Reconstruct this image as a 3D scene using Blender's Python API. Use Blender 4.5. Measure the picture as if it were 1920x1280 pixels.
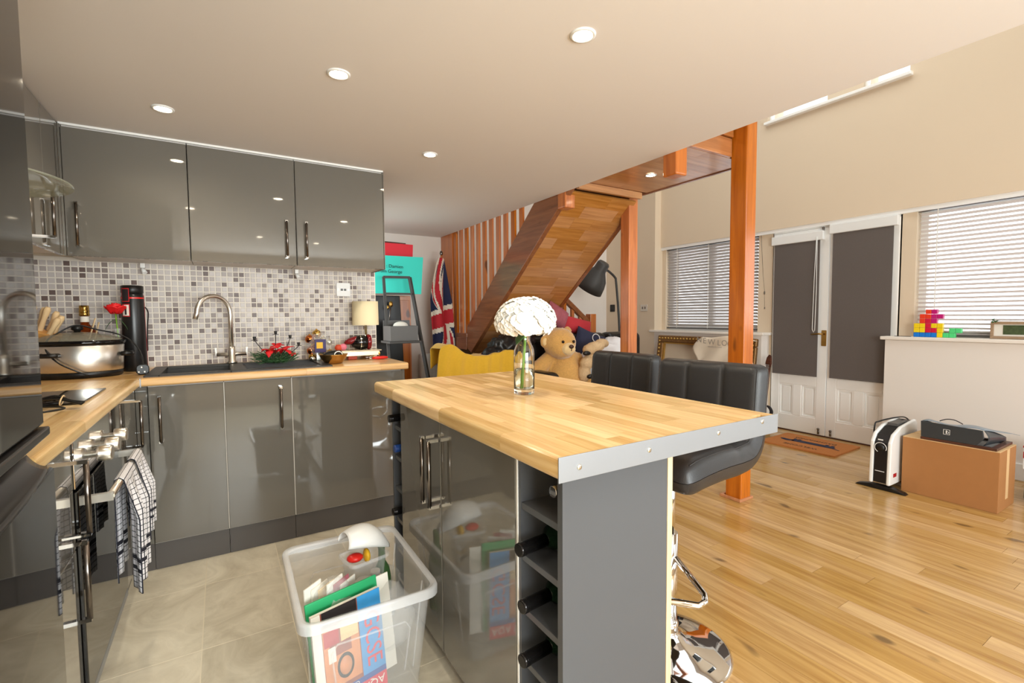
import bpy, math, random
import numpy as np
from mathutils import Vector, Matrix, Euler

for o in list(bpy.data.objects):
    bpy.data.objects.remove(o)
random.seed(7)
SC = bpy.context.scene
COL = SC.collection
PI = math.pi
R = math.radians

# ------------------------------------------------------------------ camera
FPX = 893.0
YAW, PITCH, ROLL = R(31.45), R(-3.085), R(-0.457)
CAM = Vector((0.918, -3.296, 1.18))
_cy, _sy, _cp, _sp, _cr, _sr = math.cos(YAW), math.sin(YAW), math.cos(PITCH), math.sin(PITCH), math.cos(ROLL), math.sin(ROLL)
_F = Vector((_sy * _cp, _cy * _cp, _sp))
_R0 = Vector((_cy, -_sy, 0))
_U0 = _R0.cross(_F)
_RT = _cr * _R0 + _sr * _U0
_UP = _cr * _U0 - _sr * _R0
cam_data = bpy.data.cameras.new('camera')
cam_data.sensor_width = 36.0
cam_data.lens = FPX / 1920 * 36.0
cam_data.clip_start = 0.05
cam = bpy.data.objects.new('camera', cam_data)
COL.objects.link(cam)
cam.matrix_world = Matrix(((_RT.x, _UP.x, -_F.x, CAM.x), (_RT.y, _UP.y, -_F.y, CAM.y), (_RT.z, _UP.z, -_F.z, CAM.z), (0, 0, 0, 1)))
SC.camera = cam

def Q(px, py, ax, val):
    """point of the room seen at photo pixel (px, py) on the plane axis=val"""
    d = _RT * ((px - 960) / FPX) + _UP * (-(py - 640) / FPX) + _F
    t = (val - CAM[ax]) / d[ax]
    return CAM + d * t

# ------------------------------------------------------------------ world, light, exposure
SC.view_settings.view_transform = 'Standard'
SC.view_settings.look = 'None'
SC.view_settings.exposure = 0.16
SC.view_settings.gamma = 1.0
SC.view_settings.use_curve_mapping = False
w = bpy.data.worlds.new('sky')
SC.world = w
w.use_nodes = True
w.node_tree.nodes['Background'].inputs[0].default_value = (0.93, 0.96, 1.0, 1)
w.node_tree.nodes['Background'].inputs[1].default_value = 2.6

def area_light(name, loc, rot, sx, sy, power, color):
    l = bpy.data.lights.new(name, 'AREA')
    l.shape = 'RECTANGLE'; l.size = sx; l.size_y = sy; l.energy = power; l.color = color
    o = bpy.data.objects.new(name, l); COL.objects.link(o)
    o.location = loc; o.rotation_euler = rot
    return o
DAY = (0.93, 1.0, 0.99)
# daylight entering by the big window behind the photographer and by the window row on the right; the other fills are added
area_light('daylight_rear_window', (1.7, -5.17, 1.2), (R(90), 0, 0), 2.1, 1.1, 106, DAY)
area_light('added_roof_fill', (4.5, -1.2, 4.25), (0, 0, 0), 1.8, 3.6, 42, DAY)  # added fill under the closed roof, which has no opening
area_light('daylight_side_window', (5.72, -3.3, 1.5), (0, R(90), 0), 1.0, 1.6, 6, DAY)
area_light('added_front_fill', (4.5, -5.16, 1.55), (R(90), 0, 0), 1.7, 2.4, 24, DAY)  # added fill for the back wall and doors, set in an invented window
area_light('added_passage_fill', (1.83, 1.0, 1.25), (0, R(-90), 0), 1.1, 1.2, 7, DAY)  # added fill for the dim back area, set in an invented opening
SPOT_W = 13.0
SPOT_C = (1.0, 0.89, 0.70)

# ------------------------------------------------------------------ materials
def lin(c):
    return tuple(((x / 255) / 12.92 if x / 255 <= 0.04045 else ((x / 255 + 0.055) / 1.055) ** 2.4) for x in c)

def _new(name):
    m = bpy.data.materials.new(name); m.use_nodes = True
    nt = m.node_tree
    return m, nt, nt.nodes['Principled BSDF']

def mat(name, rgb, rough=0.5, metal=0.0, var=0.06, vscale=8.0, bump=0.0, bscale=200.0, spec=0.5, coat=0.0, trans=0.0, ior=1.45, emis=None, estr=0.0, sheen=0.0, objvar=0.0):
    m, nt, b = _new(name)
    N, L = nt.nodes, nt.links
    c = lin(rgb)
    b.inputs['Roughness'].default_value = rough
    b.inputs['Metallic'].default_value = metal
    b.inputs['Specular IOR Level'].default_value = spec
    b.inputs['Coat Weight'].default_value = coat
    b.inputs['Coat Roughness'].default_value = 0.03
    b.inputs['Transmission Weight'].default_value = trans
    b.inputs['IOR'].default_value = ior
    b.inputs['Sheen Weight'].default_value = sheen
    if emis:
        b.inputs['Emission Color'].default_value = (*lin(emis), 1)
        b.inputs['Emission Strength'].default_value = estr
    geo = N.new('ShaderNodeNewGeometry')
    no = N.new('ShaderNodeTexNoise'); no.inputs['Scale'].default_value = vscale; no.inputs['Detail'].default_value = 4
    L.new(geo.outputs['Position'], no.inputs['Vector'])
    mx = N.new('ShaderNodeMix'); mx.data_type = 'RGBA'
    mx.inputs[6].default_value = (*[x * (1 - var) for x in c], 1)
    mx.inputs[7].default_value = (*[min(1, x * (1 + var)) for x in c], 1)
    L.new(no.outputs['Fac'], mx.inputs[0])
    out = mx.outputs[2]
    if objvar:
        oi = N.new('ShaderNodeObjectInfo')
        hs = N.new('ShaderNodeHueSaturation')
        mr = N.new('ShaderNodeMapRange'); mr.inputs[3].default_value = 1 - objvar; mr.inputs[4].default_value = 1 + objvar
        L.new(oi.outputs['Random'], mr.inputs[0]); L.new(mr.outputs[0], hs.inputs['Value']); L.new(out, hs.inputs['Color'])
        out = hs.outputs['Color']
    L.new(out, b.inputs['Base Color'])
    if bump:
        n2 = N.new('ShaderNodeTexNoise'); n2.inputs['Scale'].default_value = bscale; n2.inputs['Detail'].default_value = 3
        L.new(geo.outputs['Position'], n2.inputs['Vector'])
        bp = N.new('ShaderNodeBump'); bp.inputs['Strength'].default_value = bump; bp.inputs['Distance'].default_value = 0.002
        L.new(n2.outputs['Fac'], bp.inputs['Height']); L.new(bp.outputs[0], b.inputs['Normal'])
    return m

def wood(name, a, b_, axis='y', rough=0.35, scale=55.0, objvar=0.16, knots=0.0, coat=0.0, satvar=0.1):
    """plank wood: noise stretched along an axis, tint shifted per piece"""
    m, nt, b = _new(name)
    N, L = nt.nodes, nt.links
    geo = N.new('ShaderNodeNewGeometry'); oi = N.new('ShaderNodeObjectInfo')
    mp = N.new('ShaderNodeMapping')
    s = {'x': (0.06, 1, 1), 'y': (1, 0.06, 1), 'z': (1, 1, 0.06)}[axis]
    mp.inputs['Scale'].default_value = s
    L.new(geo.outputs['Position'], mp.inputs['Vector'])
    ad = N.new('ShaderNodeVectorMath'); ad.operation = 'ADD'
    ml = N.new('ShaderNodeMath'); ml.operation = 'MULTIPLY'; ml.inputs[1].default_value = 13.0
    L.new(oi.outputs['Random'], ml.inputs[0])
    L.new(mp.outputs[0], ad.inputs[0]); L.new(ml.outputs[0], ad.inputs[1])
    no = N.new('ShaderNodeTexNoise'); no.inputs['Scale'].default_value = scale; no.inputs['Detail'].default_value = 6; no.inputs['Roughness'].default_value = 0.6
    no.inputs['Distortion'].default_value = 0.6
    L.new(ad.outputs[0], no.inputs['Vector'])
    rp = N.new('ShaderNodeValToRGB')
    rp.color_ramp.elements[0].position = 0.3; rp.color_ramp.elements[0].color = (*lin(a), 1)
    rp.color_ramp.elements[1].position = 0.68; rp.color_ramp.elements[1].color = (*lin(b_), 1)
    L.new(no.outputs['Fac'], rp.inputs[0])
    out = rp.outputs[0]
    if knots:
        n3 = N.new('ShaderNodeTexNoise'); n3.inputs['Scale'].default_value = 9.0; n3.inputs['Detail'].default_value = 1
        mp3 = N.new('ShaderNodeMapping'); mp3.inputs['Scale'].default_value = tuple(0.5 if q < 1 else 1 for q in s)
        L.new(geo.outputs['Position'], mp3.inputs['Vector']); L.new(mp3.outputs[0], n3.inputs['Vector'])
        r3 = N.new('ShaderNodeValToRGB'); r3.color_ramp.elements[0].position = 0.70; r3.color_ramp.elements[1].position = 0.76
        L.new(n3.outputs['Fac'], r3.inputs[0])
        mk = N.new('ShaderNodeMix'); mk.data_type = 'RGBA'
        mulf = N.new('ShaderNodeMath'); mulf.operation = 'MULTIPLY'; mulf.inputs[1].default_value = knots
        L.new(r3.outputs[0], mulf.inputs[0]); L.new(mulf.outputs[0], mk.inputs[0])
        L.new(out, mk.inputs[6]); mk.inputs[7].default_value = (*[q * 0.25 for q in lin(a)], 1)
        out = mk.outputs[2]
    hs = N.new('ShaderNodeHueSaturation')
    mr = N.new('ShaderNodeMapRange'); mr.inputs[3].default_value = 1 - objvar; mr.inputs[4].default_value = 1 + objvar * 0.7
    L.new(oi.outputs['Random'], mr.inputs[0]); L.new(mr.outputs[0], hs.inputs['Value'])
    ms = N.new('ShaderNodeMapRange'); ms.inputs[3].default_value = 1 + satvar; ms.inputs[4].default_value = 1 - satvar
    L.new(oi.outputs['Random'], ms.inputs[0]); L.new(ms.outputs[0], hs.inputs['Saturation'])
    L.new(out, hs.inputs['Color']); L.new(hs.outputs[0], b.inputs['Base Color'])
    b.inputs['Roughness'].default_value = rough
    b.inputs['Coat Weight'].default_value = coat; b.inputs['Coat Roughness'].default_value = 0.12
    return m

def clear(name, rgb=(255, 255, 255), alpha=0.25, rough=0.05, spec=0.5):
    """thin clear plastic / glass sheet: transparent mixed with a glossy or milky surface"""
    m, nt, b = _new(name)
    N, L = nt.nodes, nt.links
    b.inputs['Base Color'].default_value = (*lin(rgb), 1)
    b.inputs['Roughness'].default_value = rough
    b.inputs['Specular IOR Level'].default_value = spec
    geo = N.new('ShaderNodeNewGeometry')
    no = N.new('ShaderNodeTexNoise'); no.inputs['Scale'].default_value = 14
    L.new(geo.outputs['Position'], no.inputs['Vector'])
    mr = N.new('ShaderNodeMapRange'); mr.inputs[3].default_value = alpha * 0.85; mr.inputs[4].default_value = min(1, alpha * 1.15)
    L.new(no.outputs['Fac'], mr.inputs[0])
    L.new(mr.outputs[0], b.inputs['Alpha'])
    return m

def pane_glass(name):
    m, nt, b = _new(name)
    N, L = nt.nodes, nt.links
    tr = N.new('ShaderNodeBsdfTransparent'); gl = N.new('ShaderNodeBsdfGlossy'); gl.inputs['Roughness'].default_value = 0.02
    fr = N.new('ShaderNodeFresnel'); fr.inputs[0].default_value = 1.45
    mx = N.new('ShaderNodeMixShader')
    L.new(fr.outputs[0], mx.inputs[0]); L.new(tr.outputs[0], mx.inputs[1]); L.new(gl.outputs[0], mx.inputs[2])
    L.new(mx.outputs[0], N['Material Output'].inputs[0])
    return m

def stone_tile(name, a, b_):
    m, nt, b = _new(name)
    N, L = nt.nodes, nt.links
    geo = N.new('ShaderNodeNewGeometry')
    n1 = N.new('ShaderNodeTexNoise'); n1.inputs['Scale'].default_value = 5; n1.inputs['Detail'].default_value = 8; n1.inputs['Roughness'].default_value = 0.65; n1.inputs['Distortion'].default_value = 1.2
    L.new(geo.outputs['Position'], n1.inputs['Vector'])
    rp = N.new('ShaderNodeValToRGB')
    rp.color_ramp.elements[0].position = 0.3; rp.color_ramp.elements[0].color = (*lin(a), 1)
    rp.color_ramp.elements[1].position = 0.7; rp.color_ramp.elements[1].color = (*lin(b_), 1)
    L.new(n1.outputs['Fac'], rp.inputs[0])
    oi = N.new('ShaderNodeObjectInfo'); hs = N.new('ShaderNodeHueSaturation')
    mr = N.new('ShaderNodeMapRange'); mr.inputs[3].default_value = 0.9; mr.inputs[4].default_value = 1.06
    L.new(oi.outputs['Random'], mr.inputs[0]); L.new(mr.outputs[0], hs.inputs['Value']); L.new(rp.outputs[0], hs.inputs['Color'])
    L.new(hs.outputs[0], b.inputs['Base Color'])
    b.inputs['Roughness'].default_value = 0.38
    return m

M = {}
M['ceiling'] = mat('ceiling_paint', (228, 221, 216), 0.85, var=0.01, vscale=2)
M['wall'] = mat('cream_wall_paint', (226, 207, 182), 0.9, var=0.015, vscale=2)
M['wall_pale'] = mat('wall_paint_lit_tone', (234, 226, 218), 0.9, var=0.015, vscale=2)  # paler copy of the wall paint: more neutral light put into the colour
M['white'] = mat('white_gloss_paint', (250, 249, 246), 0.35, var=0.01)
M['white_plastic'] = mat('white_plastic', (238, 238, 236), 0.3, var=0.01)
M['sill'] = mat('sill_paint', (240, 232, 222), 0.4, var=0.01)
M['gloss'] = mat('grey_gloss_laminate', (108, 104, 97), 0.04, var=0.02, vscale=1.5, spec=0.62, coat=0.6)
M['gloss_left'] = M['gloss']
M['carcass'] = mat('grey_carcass_board', (82, 84, 88), 0.3, var=0.02, spec=0.4)
M['plinth'] = mat('grey_plinth_board', (88, 84, 82), 0.25, var=0.02)
M['edge_white'] = mat('pale_carcass_edge', (214, 208, 200), 0.5, var=0.02)
M['raw_edge'] = wood('raw_pine_edge', (206, 170, 120), (226, 194, 146), 'z', 0.6, objvar=0.02)
M['steel'] = mat('brushed_steel', (226, 222, 214), 0.30, 1.0, var=0.04, vscale=60)
M['steel_dark'] = mat('dark_nickel', (120, 112, 106), 0.22, 1.0, var=0.05)
M['chrome'] = mat('chrome', (225, 225, 225), 0.04, 1.0, var=0.01)
M['alu'] = mat('matt_aluminium_strip', (150, 153, 158), 0.45, 0.6, var=0.02)
M['black_gloss'] = mat('black_gloss_panel', (12, 11, 12), 0.035, var=0.05, spec=0.45)
M['black_satin'] = mat('black_satin_panel', (26, 25, 26), 0.28, var=0.05, spec=0.5)
M['black_plastic'] = mat('black_plastic', (18, 18, 19), 0.35, var=0.08)
M['black_glass'] = mat('black_hob_glass', (10, 9, 9), 0.03, var=0.02, spec=0.7)
M['sink'] = mat('black_composite_sink', (44, 42, 40), 0.45, var=0.15, vscale=300)
M['leather'] = mat('black_faux_leather', (40, 40, 42), 0.38, var=0.1, vscale=30, bump=0.25, bscale=420, spec=0.55)
M['leather_old'] = mat('worn_black_leather', (22, 21, 22), 0.3, var=0.25, vscale=9, bump=0.4, bscale=60)
M['stave'] = wood('butcher_block_stave', (226, 180, 116), (252, 220, 162), 'y', 0.3, 60, 0.24, coat=0.25)
M['stave_x'] = wood('butcher_block_stave_along_wall', (206, 156, 98), (236, 194, 134), 'x', 0.3, 60, 0.18, coat=0.25)
M['plank'] = wood('oak_floor_plank', (166, 124, 72), (204, 166, 106), 'y', 0.27, 34, 0.17, knots=0.75, coat=0.3)
M['floor_gap'] = mat('floor_joint', (96, 66, 40), 0.8)
M['ftile'] = stone_tile('sandstone_vinyl_tile', (190, 180, 158), (228, 220, 200))
M['fgrout'] = mat('pale_floor_grout', (228, 218, 196), 0.8)
M['pine'] = wood('varnished_pine', (170, 88, 32), (210, 122, 50), 'z', 0.28, 30, 0.12, knots=0.9, coat=0.4)
M['pine_y'] = wood('varnished_pine_stringer', (118, 70, 42), (154, 96, 60), 'y', 0.3, 34, 0.08, knots=0.5, coat=0.35)
M['pine_x'] = wood('varnished_pine_boards', (158, 96, 52), (196, 128, 76), 'x', 0.3, 34, 0.12, knots=0.5, coat=0.35)
M['soffit'] = wood('oak_block_soffit', (170, 114, 64), (204, 148, 92), 'x', 0.3, 40, 0.12, coat=0.35)
M['slat'] = mat('grey_venetian_slat', (196, 190, 186), 0.45, var=0.02)
M['slat_light'] = mat('pale_venetian_slat', (230, 222, 218), 0.5, var=0.02)
M['rail_dark'] = mat('dark_grey_blind_rail', (92, 90, 88), 0.4)
M['cord_white'] = mat('white_cord', (235, 232, 226), 0.6)
M['blind'] = mat('charcoal_blackout_fabric', (100, 92, 88), 0.9, var=0.12, vscale=160, bump=0.2)
M['brass'] = mat('aged_brass', (172, 134, 70), 0.3, 1.0)
M['gold'] = mat('ornate_antique_gold', (140, 104, 62), 0.4, 0.5, var=0.55, vscale=70, bump=1.0, bscale=90)
M['gold_bright'] = mat('gold_bead', (206, 168, 92), 0.3, 0.8)
M['canvas'] = mat('pale_canvas_board', (214, 196, 172), 0.8)
M['coir'] = mat('coir_mat_bristle', (190, 120, 62), 0.95, var=0.3, vscale=260, bump=1.0, bscale=500)
M['ink'] = mat('dark_ink', (34, 28, 30), 0.8)
M['card'] = mat('brown_cardboard', (166, 114, 66), 0.75, var=0.05, vscale=20)
M['card_light'] = mat('pale_cut_cardboard', (214, 178, 130), 0.8)
M['dark_wood'] = wood('dark_mahogany', (60, 34, 26), (96, 56, 42), 'y', 0.35, 40, 0.05)
M['bag_dark'] = mat('charcoal_paper_bag', (54, 58, 62), 0.35, var=0.08)
M['bag_blue'] = mat('grey_blue_paper_bag', (118, 134, 148), 0.3, var=0.06)
M['bag_white'] = mat('crumpled_white_polythene', (238, 222, 200), 0.45, var=0.06, bump=0.5, bscale=30)
M['lamp_black'] = mat('matt_black_lamp_metal', (66, 64, 62), 0.5, var=0.05)
M['bear'] = mat('honey_plush_fur', (214, 164, 92), 0.95, var=0.25, vscale=90, bump=1.0, bscale=260, sheen=0.6)
M['bear_pale'] = mat('pale_plush_muzzle', (238, 206, 150), 0.95, var=0.15, vscale=90, bump=1.0, bscale=260, sheen=0.6)
M['nose'] = mat('brown_plastic_nose', (70, 40, 28), 0.25)
M['eye'] = mat('brown_glass_eye', (40, 24, 14), 0.1)
M['yellow'] = mat('mustard_throw_cloth', (216, 170, 44), 0.9, var=0.08, vscale=60, bump=0.5, bscale=300, sheen=0.3)
M['navy'] = mat('navy_cushion_cloth', (40, 42, 66), 0.85, var=0.15, vscale=40)
M['red_cloth'] = mat('red_cushion_cloth', (178, 44, 52), 0.85, var=0.15)
M['pink_cloth'] = mat('dusky_pink_cushion_cloth', (168, 92, 104), 0.85, var=0.25, vscale=30)
M['white_cloth'] = mat('white_laundry_cloth', (226, 224, 226), 0.9, var=0.05, bump=0.5, bscale=60)
M['tan_plush'] = mat('tan_plush_fur', (210, 180, 140), 0.95, var=0.2, vscale=80, bump=1.0, bscale=240)
M['flag_blue'] = mat('flag_blue_cloth', (34, 38, 70), 0.85)
M['flag_red'] = mat('flag_red_cloth', (184, 38, 48), 0.85)
M['flag_white'] = mat('flag_white_cloth', (226, 214, 196), 0.85)
M['teal'] = mat('turquoise_envelope', (64, 224, 208), 0.7, var=0.03)
M['red_card'] = mat('red_envelope', (228, 52, 66), 0.7, var=0.03)
M['glass'] = mat('clear_glass', (250, 252, 250), 0.0, trans=1.0, ior=1.45, var=0.0)
M['pane'] = pane_glass('window_glass')
M['water'] = mat('water', (240, 248, 245), 0.0, trans=1.0, ior=1.33, var=0.0)
M['petal'] = mat('white_petal', (252, 251, 246), 0.7, var=0.02)
M['stem'] = mat('green_stem', (120, 170, 50), 0.5, var=0.15)
M['leaf'] = mat('green_leaf', (60, 100, 50), 0.5, var=0.25, vscale=60)
M['fir'] = mat('green_fir_needle', (58, 92, 56), 0.7, var=0.3, vscale=60)
M['poin'] = mat('red_poinsettia_petal', (214, 24, 32), 0.6, var=0.15, vscale=40)
M['rose'] = mat('red_rose_petal', (222, 26, 30), 0.55, var=0.12, vscale=60)
M['tub'] = clear('milky_clear_plastic', (238, 240, 243), 0.26, 0.15)
M['tub_rim'] = clear('milky_tub_rim', (236, 238, 242), 0.5, 0.2)
M['film'] = clear('clear_plastic_film', (240, 242, 242), 0.22, 0.08)
M['hoodglass'] = clear('smoked_hood_glass', (176, 180, 160), 0.5, 0.03)
M['lid'] = clear('slow_cooker_lid_glass', (150, 146, 130), 0.55, 0.05)
M['cream_shade'] = mat('cream_lamp_shade', (240, 226, 188), 0.8, var=0.03)
M['knife_wood'] = mat('pale_beech', (226, 196, 150), 0.5, var=0.06, vscale=40)
M['block_wood'] = mat('warm_beech_block', (206, 152, 84), 0.5, var=0.06, vscale=40)
M['brandy'] = mat('amber_brandy', (150, 62, 14), 0.02, trans=0.6, ior=1.36, var=0.05)
M['copper'] = mat('copper_bauble', (206, 120, 62), 0.12, 1.0)
M['gold_ball'] = mat('gold_bauble', (220, 180, 96), 0.14, 1.0)
M['silver_ball'] = mat('silver_bauble', (214, 216, 206), 0.12, 1.0)
M['hammered'] = mat('hammered_brass', (196, 164, 106), 0.25, 1.0, bump=1.0, bscale=60)
M['tray'] = mat('silver_gilt_tray', (222, 208, 178), 0.25, 0.7)
M['red_gloss'] = mat('dark_red_gloss_plastic', (120, 16, 24), 0.15, var=0.05)
M['red'] = mat('bright_red_plastic', (220, 38, 30), 0.3)
M['orange'] = mat('orange_red_packet', (196, 68, 34), 0.5)
M['pink'] = mat('pink_packet', (222, 120, 140), 0.5)
M['purple'] = mat('purple_printed_carton', (58, 44, 96), 0.5, var=0.2, vscale=60)
M['yellow_p'] = mat('yellow_print', (240, 186, 40), 0.5)
M['cloth_w'] = mat('tea_towel_white', (226, 226, 232), 0.9, var=0.03)
M['book_blue'] = mat('blue_book_cover', (58, 150, 214), 0.35, var=0.12, vscale=40)
M['book_blue_d'] = mat('deep_blue_print', (40, 84, 160), 0.4)
M['book_red'] = mat('red_book_banner', (214, 60, 84), 0.4)
M['book_brown'] = mat('brown_photo_print', (150, 84, 70), 0.4, var=0.45, vscale=45)
M['book_orange'] = mat('orange_photo_print', (214, 140, 92), 0.4, var=0.3, vscale=50)
M['paper'] = mat('white_paper', (236, 232, 222), 0.7, var=0.02)
M['green_p'] = mat('green_folder', (34, 160, 100), 0.5)
M['bottle_green'] = mat('dark_green_bottle_glass', (20, 40, 26), 0.06, spec=0.6)
M['bottle_black'] = mat('black_bottle_foil', (40, 38, 38), 0.18, 0.7)
M['blue_foil'] = mat('blue_bottle_foil', (40, 76, 150), 0.25)
M['block_red'] = mat('scarlet_block', (236, 64, 34), 0.35); M['block_crim'] = mat('crimson_block', (214, 24, 62), 0.35)
M['block_mag'] = mat('magenta_block', (196, 22, 120), 0.35); M['block_yel'] = mat('yellow_block', (246, 214, 24), 0.35)
M['block_blu'] = mat('blue_block', (18, 120, 214), 0.35); M['block_grn'] = mat('mint_green_block', (84, 214, 130), 0.35)
M['garden'] = mat('garden_photo_print', (70, 84, 52), 0.5, var=0.7, vscale=60)
M['rustic'] = mat('driftwood_frame', (164, 136, 108), 0.7, var=0.2, vscale=60)
M['mos_l'] = mat('pale_mosaic_tile', (204, 196, 192), 0.34, spec=0.35, var=0.04, vscale=30, objvar=0.05)
M['mos_m'] = mat('grey_mosaic_tile', (180, 170, 166), 0.34, spec=0.35, var=0.05, vscale=30, objvar=0.05)
M['mos_d'] = mat('mid_brown_mosaic_tile', (146, 133, 128), 0.34, spec=0.35, var=0.1, vscale=60, objvar=0.07)
M['mos_k'] = mat('dark_brown_mosaic_tile', (112, 95, 90), 0.34, spec=0.35, var=0.12, vscale=60, objvar=0.08)
M['grout'] = mat('cream_wall_grout', (240, 232, 220), 0.8)
M['lens'] = mat('lit_lamp_lens', (255, 250, 235), 0.3, emis=(255, 236, 205), estr=45.0)
M['faint'] = mat('faint_grey_print', (168, 156, 142), 0.6)
M['red_trim'] = mat('red_stripe', (176, 30, 36), 0.5)

# ------------------------------------------------------------------ mesh builder
class MB:
    def __init__(s):
        s.v = []; s.f = []; s.mi = []; s.sm = []
    def add(s, vs, fs, mi=0, sm=False, mx=None):
        o = len(s.v)
        for p in vs:
            p = Vector(p)
            s.v.append(tuple(mx @ p) if mx else tuple(p))
        for k, f in enumerate(fs):
            s.f.append([i + o for i in f]); s.mi.append(mi[k] if isinstance(mi, list) else mi); s.sm.append(sm)
        return s
    def box(s, x0, x1, y0, y1, z0, z1, mi=0, mx=None):
        vs = [(x0, y0, z0), (x1, y0, z0), (x1, y1, z0), (x0, y1, z0), (x0, y0, z1), (x1, y0, z1), (x1, y1, z1), (x0, y1, z1)]
        return s.add(vs, [(0, 3, 2, 1), (4, 5, 6, 7), (0, 1, 5, 4), (1, 2, 6, 5), (2, 3, 7, 6), (3, 0, 4, 7)], mi, False, mx)
    def bar(s, p0, p1, w, h, mi=0, up=(0, 0, 1)):
        p0, p1 = Vector(p0), Vector(p1); d = (p1 - p0); L = d.length; d.normalize()
        u = Vector(up); x = d.cross(u)
        if x.length < 1e-4: x = d.cross(Vector((1, 0, 0)))
        x.normalize(); u = x.cross(d)
        mx = Matrix(((x.x, d.x, u.x, p0.x), (x.y, d.y, u.y, p0.y), (x.z, d.z, u.z, p0.z), (0, 0, 0, 1)))
        return s.box(-w / 2, w / 2, 0, L, -h / 2, h / 2, mi, mx)
    def tube(s, pts, r, n=8, mi=0, closed=False, caps=True):
        pts = [Vector(p) for p in pts]; rs = r if isinstance(r, (list, tuple)) else [r] * len(pts)
        vs = []; fs = []; prev = None
        N = len(pts)
        for i, p in enumerate(pts):
            if closed: t = pts[(i + 1) % N] - pts[i - 1]
            else: t = pts[min(i + 1, N - 1)] - pts[max(i - 1, 0)]
            t.normalize()
            if prev is None:
                a = Vector((0, 0, 1)) if abs(t.z) < 0.9 else Vector((1, 0, 0))
                a = (a - t * a.dot(t)).normalized()
            else:
                a = (prev - t * prev.dot(t)).normalized()
            prev = a; b = t.cross(a)
            for k in range(n):
                an = 2 * PI * k / n
                vs.append(p + (a * math.cos(an) + b * math.sin(an)) * rs[i])
        for i in range(N if closed else N - 1):
            j = (i + 1) % N
            for k in range(n):
                k2 = (k + 1) % n
                fs.append((i * n + k, i * n + k2, j * n + k2, j * n + k))
        s.add(vs, fs, mi, True)
        if caps and not closed:
            o = len(s.v) - len(vs)
            for f in (list(range(n))[::-1], [(N - 1) * n + k for k in range(n)]):
                s.f.append([i + o for i in f]); s.mi.append(mi); s.sm.append(False)
        return s
    def cyl(s, p0, p1, r0, r1=None, n=20, mi=0):
        return s.tube([p0, p1], [r0, r0 if r1 is None else r1], n, mi)
    def lathe(s, prof, c=(0, 0, 0), n=28, mi=0, mx=None, sx=1.0, sy=1.0, capb=True, capt=True, sm=True):
        vs = []; fs = []
        for r, z in prof:
            for k in range(n):
                a = 2 * PI * k / n
                vs.append((c[0] + r * sx * math.cos(a), c[1] + r * sy * math.sin(a), c[2] + z))
        for i in range(len(prof) - 1):
            for k in range(n):
                k2 = (k + 1) % n
                fs.append((i * n + k, i * n + k2, (i + 1) * n + k2, (i + 1) * n + k))
        s.add(vs, fs, mi, sm, mx)
        o = len(s.v) - len(vs)
        if capb: s.f.append([o + k for k in range(n)][::-1]); s.mi.append(mi); s.sm.append(False)
        if capt: s.f.append([o + (len(prof) - 1) * n + k for k in range(n)]); s.mi.append(mi); s.sm.append(False)
        return s
    def ell(s, c, r, n=16, m=10, mi=0, rot=None):
        prof = [(max(1e-4, math.sin(PI * i / m)), -math.cos(PI * i / m)) for i in range(m + 1)]
        rr = r if isinstance(r, (tuple, list)) else (r, r, r)
        mx = Matrix.Translation(c) @ (rot.to_matrix().to_4x4() if rot else Matrix()) @ Matrix.Diagonal((rr[0], rr[1], rr[2], 1))
        return s.lathe(prof, (0, 0, 0), n, mi, mx, capb=False, capt=False)
    def prism(s, poly, ax, a, b, mi=0, mx=None, sm=False):
        """poly of 2D points in the plane normal to ax, extruded from a to b"""
        def P(u, v, w):
            return {0: (w, u, v), 1: (u, w, v), 2: (u, v, w)}[ax]
        n = len(poly)
        vs = [P(u, v, a) for u, v in poly] + [P(u, v, b) for u, v in poly]
        s.add(vs, [(i, (i + 1) % n, n + (i + 1) % n, n + i) for i in range(n)], mi, sm, mx)
        o = len(s.v) - 2 * n
        s.f.append([o + i for i in range(n)][::-1]); s.mi.append(mi); s.sm.append(False)
        s.f.append([o + n + i for i in range(n)]); s.mi.append(mi); s.sm.append(False)
        return s
    def grid(s, fn, nu, nv, mi=0, sm=True, mif=None):
        vs = [fn(i / nu, j / nv) for i in range(nu + 1) for j in range(nv + 1)]
        fs = []; ms = []
        for i in range(nu):
            for j in range(nv):
                fs.append((i * (nv + 1) + j, (i + 1) * (nv + 1) + j, (i + 1) * (nv + 1) + j + 1, i * (nv + 1) + j + 1))
                ms.append(mif((i + .5) / nu, (j + .5) / nv) if mif else mi)
        return s.add(vs, fs, ms, sm)
    def mesh(s, name, mats, fix=True):
        me = bpy.data.meshes.new(name)
        me.from_pydata(s.v, [], s.f)
        for m in (mats if isinstance(mats, (list, tuple)) else [mats]): me.materials.append(m)
        me.polygons.foreach_set('material_index', s.mi)
        me.polygons.foreach_set('use_smooth', s.sm)
        me.update()
        if fix:
            import bmesh
            bm = bmesh.new(); bm.from_mesh(me); bmesh.ops.recalc_face_normals(bm, faces=bm.faces); bm.to_mesh(me); bm.free()
        return me

def par(o, parent, world=True):
    if parent:
        o.parent = parent
        if world:
            mw = Matrix.LocRotScale(parent.location, parent.rotation_euler, parent.scale)
            if parent.parent and 'wm' in parent: mw = Matrix([parent['wm'][i * 4:i * 4 + 4] for i in range(4)])
            o.matrix_parent_inverse = mw.inverted()

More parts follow.
